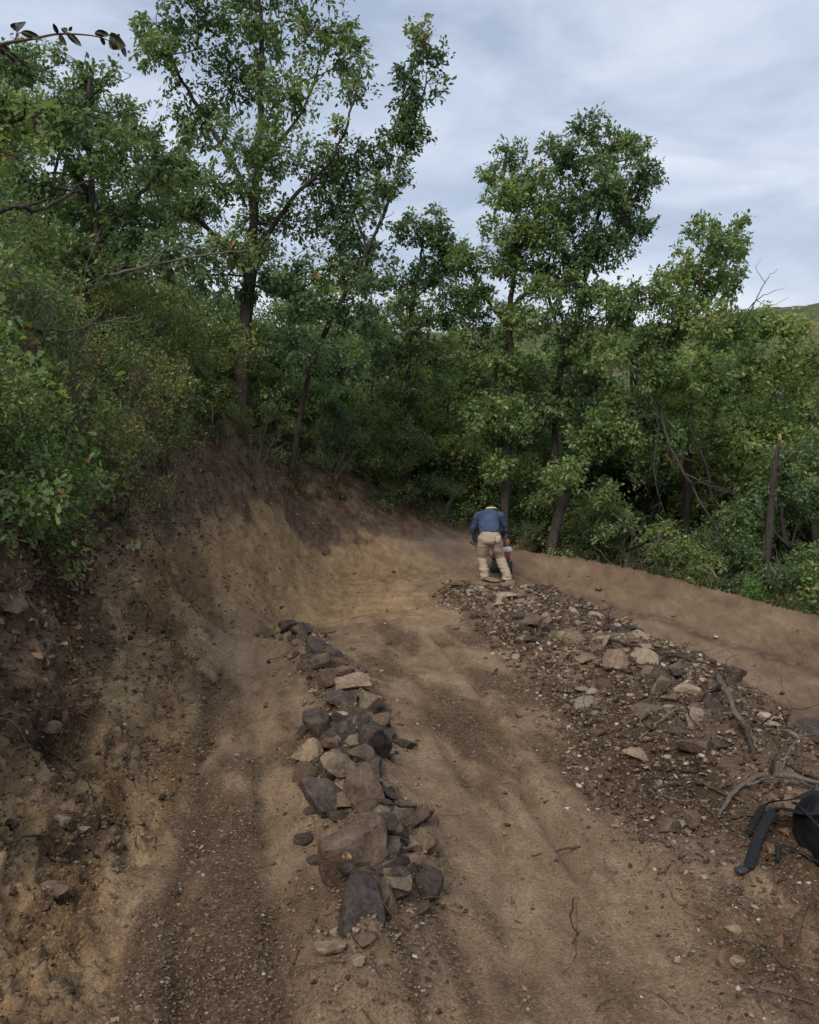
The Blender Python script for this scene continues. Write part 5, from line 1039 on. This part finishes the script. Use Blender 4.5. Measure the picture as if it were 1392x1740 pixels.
# boots
for a, nm in (('la', 0), ('ra', 1)):
    mb = MB(); p0 = J[a]; rings = []
    for (y, wd, h0, h1) in ((-.10, .030, 0, .07), (-.085, .042, 0, .11), (-.02, .048, 0, .135), (.05, .05, 0, .10), (.12, .052, 0, .075), (.175, .042, 0, .06), (.195, .02, .01, .04)):
        tt = np.linspace(0, 2 * math.pi, 13)[:-1]; rings.append(np.stack([p0[0] + wd * np.cos(tt) * 1.05, np.full(12, p0[1] + y), np.clip((h0 + h1) / 2 + (h1 - h0) / 2 * 1.15 * np.sin(tt), h0, h1)], -1))
    mb.loft(rings); bo = mb.build('boot', m_plain('boot_leather', (.10, .06, .04), .7, .3) if nm == 0 else bpy.data.materials['boot_leather'], person)
    mb = MB(); mb.box((p0[0], p0[1] + .045, .008), (.112, .31, .03), .012); mb.build('sole', m_plain('sole_rubber', (.03, .027, .025), .8) if nm == 0 else bpy.data.materials['sole_rubber'], bo)
# dark cap over the hair with a yellow band
hd = J['hd'] + (.0, -.005, .0)
mb = MB(); rings = []
for k_ in range(8):
    a = k_ / 7 * math.pi / 2 * .98; rr = .112 * math.cos(a); tt = np.linspace(0, 2 * math.pi, 19)[:-1]
    rings.append(np.stack([rr * np.cos(tt) * .9, rr * np.sin(tt) * 1.08, np.full(18, .115 * math.sin(a))], -1) @ rotx(-.5).T + hd + (0, 0, .015))
mb.loft(rings); cap = mb.build('cap', m_plain('black_cap', (.014, .013, .015), .85, .2), person)
mb = MB(); tt = np.linspace(0, 2 * math.pi, 25)[:-1]; rings = []
for (k_, z) in ((1.0, -.012), (1.07, -.014), (1.07, .020), (1.0, .022)):
    rings.append(np.stack([.112 * k_ * np.cos(tt) * .92, .112 * k_ * np.sin(tt) * 1.08, z + .022 * np.abs(np.cos(tt)) ** 4], -1) @ rotx(-.5).T + hd + (0, 0, .018))
mb.loft(rings + [rings[0]], False); mb.build('headband', m_plain('yellow_band', (.58, .55, .2), .8, .08), cap)
mb = MB(); mb.loft([np.stack([.10 * k_ * np.cos(tt), .108 * k_ * np.sin(tt), np.full(24, z)], -1) @ rotx(-.4).T + hd for k_, z in ((.8, -.075), (1.0, -.045), (1.02, -.01))]); mb.build('hair', m_plain('dark_hair', (.02, .014, .01), .6), person)

# ------------------------------------------------------------------ compactor in the worker's hands
mroot = empty('plate_compactor', loc + np.array([.22, .95, 0])); mroot.location.z = gz(mroot.location.x, mroot.location.y)[0]; mroot.rotation_euler = (0, 0, R(-8))
tag(mroot, 'red and white plate compactor in front of the bent worker', 'machine')
red_m = m_plain('red_paint', (.26, .035, .025), .6, .15, 12, .4); wh_m = m_plain('white_plastic', (.62, .63, .62), .5, .06, 8, .4); dk_m = m_plain('dark_steel', (.03, .03, .032), .5, .2, 12, .4); or_m = m_plain('orange_plastic', (.42, .11, .04), .6, .1, 10, .4)
mb = MB(); prof = ((-.30, .10), (-.24, .03), (-.18, 0), (.18, 0), (.24, .03), (.32, .12)); rings = [[(-.22, y, z), (.22, y, z), (.22, y, z + .035), (-.22, y, z + .035)] for y, z in prof]; mb.loft(rings); mb.build('base_plate', dk_m, mroot, False)
mb = MB(); mb.box((0, .02, .14), (.32, .34, .16), .03); mb.build('vibrator_housing', dk_m, mroot)
eng = None
mb = MB(); mb.box((.03, 0, .31), (.30, .28, .18), .035); eng = mb.build('engine', red_m, mroot)
mb = MB(); mb.box((.08, -.02, .455), (.27, .24, .11), .035); mb.build('fuel_tank', wh_m, eng)
mb = MB(); mb.tube(np.array([(.06, -.02, .505), (.06, -.02, .535)]), [.035, .032], 12); mb.build('tank_cap', dk_m, eng)
mb = MB(); mb.tube(np.array([(-.13, -.02, .30), (-.19, -.02, .30)]), [.085, .08], 16); mb.build('recoil_starter', dk_m, eng)
mb = MB(); mb.box((.12, .12, .58), (.085, .1, .15), .03); mb.build('air_filter', or_m, eng)
hw0 = np.array([-.60, -.44, .65]); hw1 = np.array([-.03, -.43, .75])
mb = MB()
pth = catmull([(-.15, .05, .2), (-.32, -.15, .42), hw0 + (0, .06, -.03), hw0, (hw0 + hw1) / 2, hw1, hw1 + (.0, .08, -.03), (.0, -.05, .45), (.12, .1, .2)], 6); mb.tube(pth, .014, 8); hb = mb.build('handle', dk_m, mroot)

# ------------------------------------------------------------------ black backpack at the right edge
hl, _ = hit(1352, 1462); bp = empty('backpack', hl + np.array([.29, .06, -.05])); tag(bp, 'black backpack lying on the ground at the right picture edge', 'bag')
blk = m_plain('black_nylon', (.008, .0085, .009), .7, .35, 26, .35, .25); blk2 = m_plain('black_mesh', (.013, .0135, .013), .85, .4, 60, .2, .4); stm = m_plain('strap_webbing', (.012, .013, .015), .75, .3, 80, .25, .3)
mb = MB(); rings = []; g = np.random.default_rng(9); tt = np.linspace(0, 2 * math.pi, 33)[:-1]
for y, k_ in ((-.24, .25), (-.235, .6), (-.21, .85), (-.12, .98), (0, 1.03), (.12, 1.0), (.22, .86), (.26, .6), (.27, .25)):
    c_, s_ = np.cos(tt), np.sin(tt); e_ = .72; rings.append(np.stack([.20 * k_ * np.sign(c_) * np.abs(c_) ** e_, np.full(32, y), .125 + .128 * k_ * np.sign(s_) * np.abs(s_) ** e_], -1))
mb.loft(rings); me = mb.mesh('pack_body'); bo = obj('pack_body', me, blk, bp); ss = bo.modifiers.new('s', 'SUBSURF'); ss.levels = ss.render_levels = 2
warp(me, lambda v: .03 * fbm(v, 6, 3, 3) - .03 * np.abs(fbm(v, 9, 2, 4)))
mb = MB(); rings = []
for x_, k_ in ((-.20, .3), (-.225, .8), (-.215, 1.0), (-.16, 1.05)):
    rings.append(np.stack([np.full(32, x_ + .0), -.02 + .16 * k_ * np.sign(np.cos(tt)) * np.abs(np.cos(tt)) ** .7, .125 + .085 * k_ * np.sign(np.sin(tt)) * np.abs(np.sin(tt)) ** .7], -1))
mb.loft(rings); fp = mb.build('front_pocket', blk2, bo)
mb = MB(); mb.tube(catmull([(-.2, -.19, .19), (-.235, -.08, .24), (-.235, .06, .24), (-.2, .17, .2)], 6), .006, 6); mb.build('zip', stm, bo)
mb = MB(); mb.tube(catmull([(-.10, -.14, .29), (-.06, -.10, .36), (.02, -.02, .37), (.05, .04, .30)], 6), .016, 8, True, (1, .4)); mb.build('grab_handle', stm, bo)
def rel(px, py, dz): return hit(px, py)[0] - np.array(bp.location) + np.array([0, 0, dz])
s1 = MB(); s1.tube(catmull([(-.14, .0, .285), (-.22, -.02, .24), rel(1318, 1418, .12), rel(1292, 1440, .07), rel(1280, 1462, .035), rel(1272, 1482, .02)], 7), .024, 10, True, (1, .18)); s1.build('shoulder_strap', stm, bp)
s2 = MB(); s2.tube(catmull([(-.13, .12, .28), (-.24, .08, .26), rel(1300, 1402, .10), rel(1270, 1428, .03)], 7), .016, 8, True, (1, .18)); s2.build('compression_strap', blk2, bp)
s3 = MB(); q = rel(1262, 1484, .018); s3.box(q, (.075, .045, .022), .008, rotz(.5)); s3.build('buckle', dk_m, bp)
s4 = MB(); s4.tube(catmull([(-.19, -.16, .07), rel(1330, 1455, .05), rel(1322, 1470, .015)], 5), .012, 6, True, (1, .3)); s4.build('loose_webbing', stm, bp)

# ------------------------------------------------------------------ near leaves one can pick apart
def leaf_obj(parent, base, tip, width, mat, tint, tmpl, nrm=None, origin=(0, 0, 0), curl=.15):
    base, tip = np.array(base, float), np.array(tip, float); ax = tip - base; l = np.linalg.norm(ax); n0 = np.array(nrm if nrm is not None else (0, -.6, .8), float)
    tm = tmpl.copy(); tm[:, 0] *= width / .5
    V, Fc = leaves((base - np.array(origin))[None], ax[None], n0[None], np.array([l]), tm, curl)
    V = np.vstack([V, V - 0.0006]); m = len(tm); Q = [[k_, (k_ + 1) % m, m + (k_ + 1) % m, m + k_] for k_ in range(m)]
    me = mesh_np('leaf', V, [Fc, Fc[:, ::-1] + m, np.array(Q)], False, {'tint': np.full(2 * m, tint)}); return obj('leaf', me, M[mat], parent)
LONG = np.array([(0, 0), (.13, .1), (.23, .3), (.25, .55), (.18, .82), (.06, .97), (0, 1), (-.06, .97), (-.18, .82), (-.25, .55), (-.23, .3), (-.13, .1)])
D = 2.7; ov = empty('overhanging_branch', (-2.25, 2.5, gz(-2.25, 2.5)[0])); o0 = np.array(ov.location)
tag(ov, 'thin branch with oval dark leaves hanging into the sky at top left', 'branch')
stem = [o0 + (0, 0, -.03), (-2.1, 2.55, 2.2), P(-120, 180, D), P(-40, 90, D), P(0, 76, D), P(28, 70, D), P(60, 65, D), P(95, 58, D), P(130, 58, D), P(165, 62, D), P(196, 73, D)]
mb = MB(); W = catmull(np.array(stem), 5); mb.tube(W - o0, np.linspace(.009, .0012, len(W)), 6); mb.build('stem', M['root'], ov)
mb = MB(); mb.tube(np.array([P(25, 70, D), P(29, 57, D), P(28, 48, D)]) - o0, .0022, 5); mb.tube(np.array([P(28, 58, D), P(36, 55, D)]) - o0, .0016, 5); mb.build('side_twig', M['root'], ov)
lg = np.random.default_rng(3)
for (bx, by, tx, ty, wd) in ((30, 54, 34, 31, .5), (36, 55, 65, 62, .36), (99, 57, 91, 41, .42), (101, 58, 111, 76, .42), (112, 57, 108, 44, .55), (113, 55, 137, 76, .36), (118, 53, 122, 45, .6), (161, 56, 184, 58, .5), (170, 63, 180, 77, .45), (186, 66, 204, 75, .4), (202, 72, 200, 55, .42), (26, 50, 21, 46, .5), (-4, 74, 18, 96, .6), (10, 88, 36, 108, .5), (206, 74, 214, 96, .4)):
    dd = lg.normal() * .03
    leaf_obj(ov, P(bx, by, D), P(tx, ty, D + dd), wd, 'near_leaf', lg.random(), LONG, (lg.normal() * .3, -1, .1 + lg.normal() * .25), o0)
def sapling(label, rootpx, tips, mat, tmpl=OAK, width=.62, Yd=None, name='oak_sapling', rise=None, drop=None):
    loc = hit(*rootpx)[0] if Yd is None else P(*rootpx, Yd); r = empty(name, loc); tag(r, label, 'plant'); g = np.random.default_rng(int(rootpx[0] * 7 + rootpx[1])); d = loc[1]
    mb = MB(); mb.tube(np.array([(0, 0, -.02), np.array(P(rise[0], rise[1], d - .22)) - loc]) if rise else np.array([(0, 0, -.02), (0, 0, .05)]), [.006, .003], 5)
    top = P(rise[0], rise[1], d - .22) if rise else loc + (0, 0, .05)
    if drop is not None: mb.tube(np.array([(0, 0, 0), np.array([loc[0] + drop[0], loc[1] + drop[1], gz(loc[0] + drop[0], loc[1] + drop[1])[0] - .03]) - loc]), [.007, .012], 5)
    mb.build('stem', M['twig'], r)
    for (tx, ty) in tips:
        tip = P(tx, ty, d - .24 + g.normal() * .05); st_ = top + (tip - top) * .12
        leaf_obj(r, st_, tip, width * g.uniform(.85, 1.15), mat, g.random(), tmpl, (g.normal() * .35, -.55, .8), loc)
    return r
sapling('bright green oak seedling with four big leaves on the dark left slope', (190, 926), [(153, 868), (208, 874), (172, 903), (202, 893), (176, 872)], 'bright_leaf', rise=(184, 889))
sapling('bright broad-leaved sprout hanging at the right of the left thicket', (150, 790), [(192, 735), (202, 748), (178, 760), (185, 772), (160, 735), (150, 752), (168, 775)], 'bright_leaf', rise=(162, 752))
sapling('bright oak sprout in the near left thicket above the dry shrub', (70, 610), [(75, 552), (62, 558), (92, 560), (52, 572), (84, 575), (98, 572)], 'bright_leaf', Yd=6.3, rise=(74, 574), drop=(-.3, .4))
sapling('bright leaf cluster at the left picture edge', (-6, 600), [(14, 570), (16, 590), (2, 560)], 'bright_leaf', Yd=5.6, rise=(-2, 582), drop=(-.4, .3))
sapling('drooping bright leaf by the left edge below the leaf cluster', (0, 640), [(28, 648), (18, 655)], 'bright_leaf', Yd=5.8, rise=(4, 637), drop=(-.4, .3))
for lab, px, py, ln, tint in (('tan curled oak leaf fallen on the dark slope under the seedling', 207, 929, 30, .94), ('pinkish dead leaf lying on the near dark block', 583, 1542, 20, .8), ('orange dead leaf by the thicket foot at left', 130, 812, 16, .9), ('pale dead leaf low on the left bank', 100, 1098, 12, .97), ('brown dead leaf in the left lane', 118, 1068, 14, .75)):
    l, nr = hit(px, py); s = l[1] / F * ln; d = np.array([.8, .3, .1]); o = empty('fallen_leaf', l + nr * .03 + (np.array([0, 0, .17]) if px == 583 else 0)); tag(o, lab, 'leaf'); leaf_obj(o, o.location, np.array(o.location) + d / np.linalg.norm(d) * s, .7, 'litter_leaf', tint, OAK, nr + (0, -.7, 0), np.array(o.location), .5)

# ------------------------------------------------------------------ dust the compactor stirs up over the turn
def m_dust():
    m = bpy.data.materials.new('dust'); m.use_nodes = True; t = m.node_tree; t.nodes.clear(); o = t.nodes.new('ShaderNodeOutputMaterial'); pv = t.nodes.new('ShaderNodeVolumePrincipled')
    pv.inputs['Color'].default_value = (0.74, 0.62, 0.5, 1); pv.inputs['Anisotropy'].default_value = 0.1
    v = coords(t); g_ = t.nodes.new('ShaderNodeTexGradient'); g_.gradient_type = 'QUADRATIC_SPHERE'; t.links.new(v, g_.inputs[0])
    t.links.new(mth(t, 'MULTIPLY', mth(t, 'MULTIPLY', g_.outputs['Fac'], mth(t, 'ADD', noise(t, v, 2.2, 3), -0.12)), 1.1), pv.inputs['Density']); t.links.new(pv.outputs[0], o.inputs['Volume']); return m
dv, df = ICO[3]; dust = obj('dust', mesh_np('dust', dv, [df], True), m_dust()); dust.location = (0.75, 17.0, -0.95); dust.scale = (2.3, 1.3, 0.95)
tag(dust, 'thin brown dust hanging over the turn around the worker', kind='stuff')
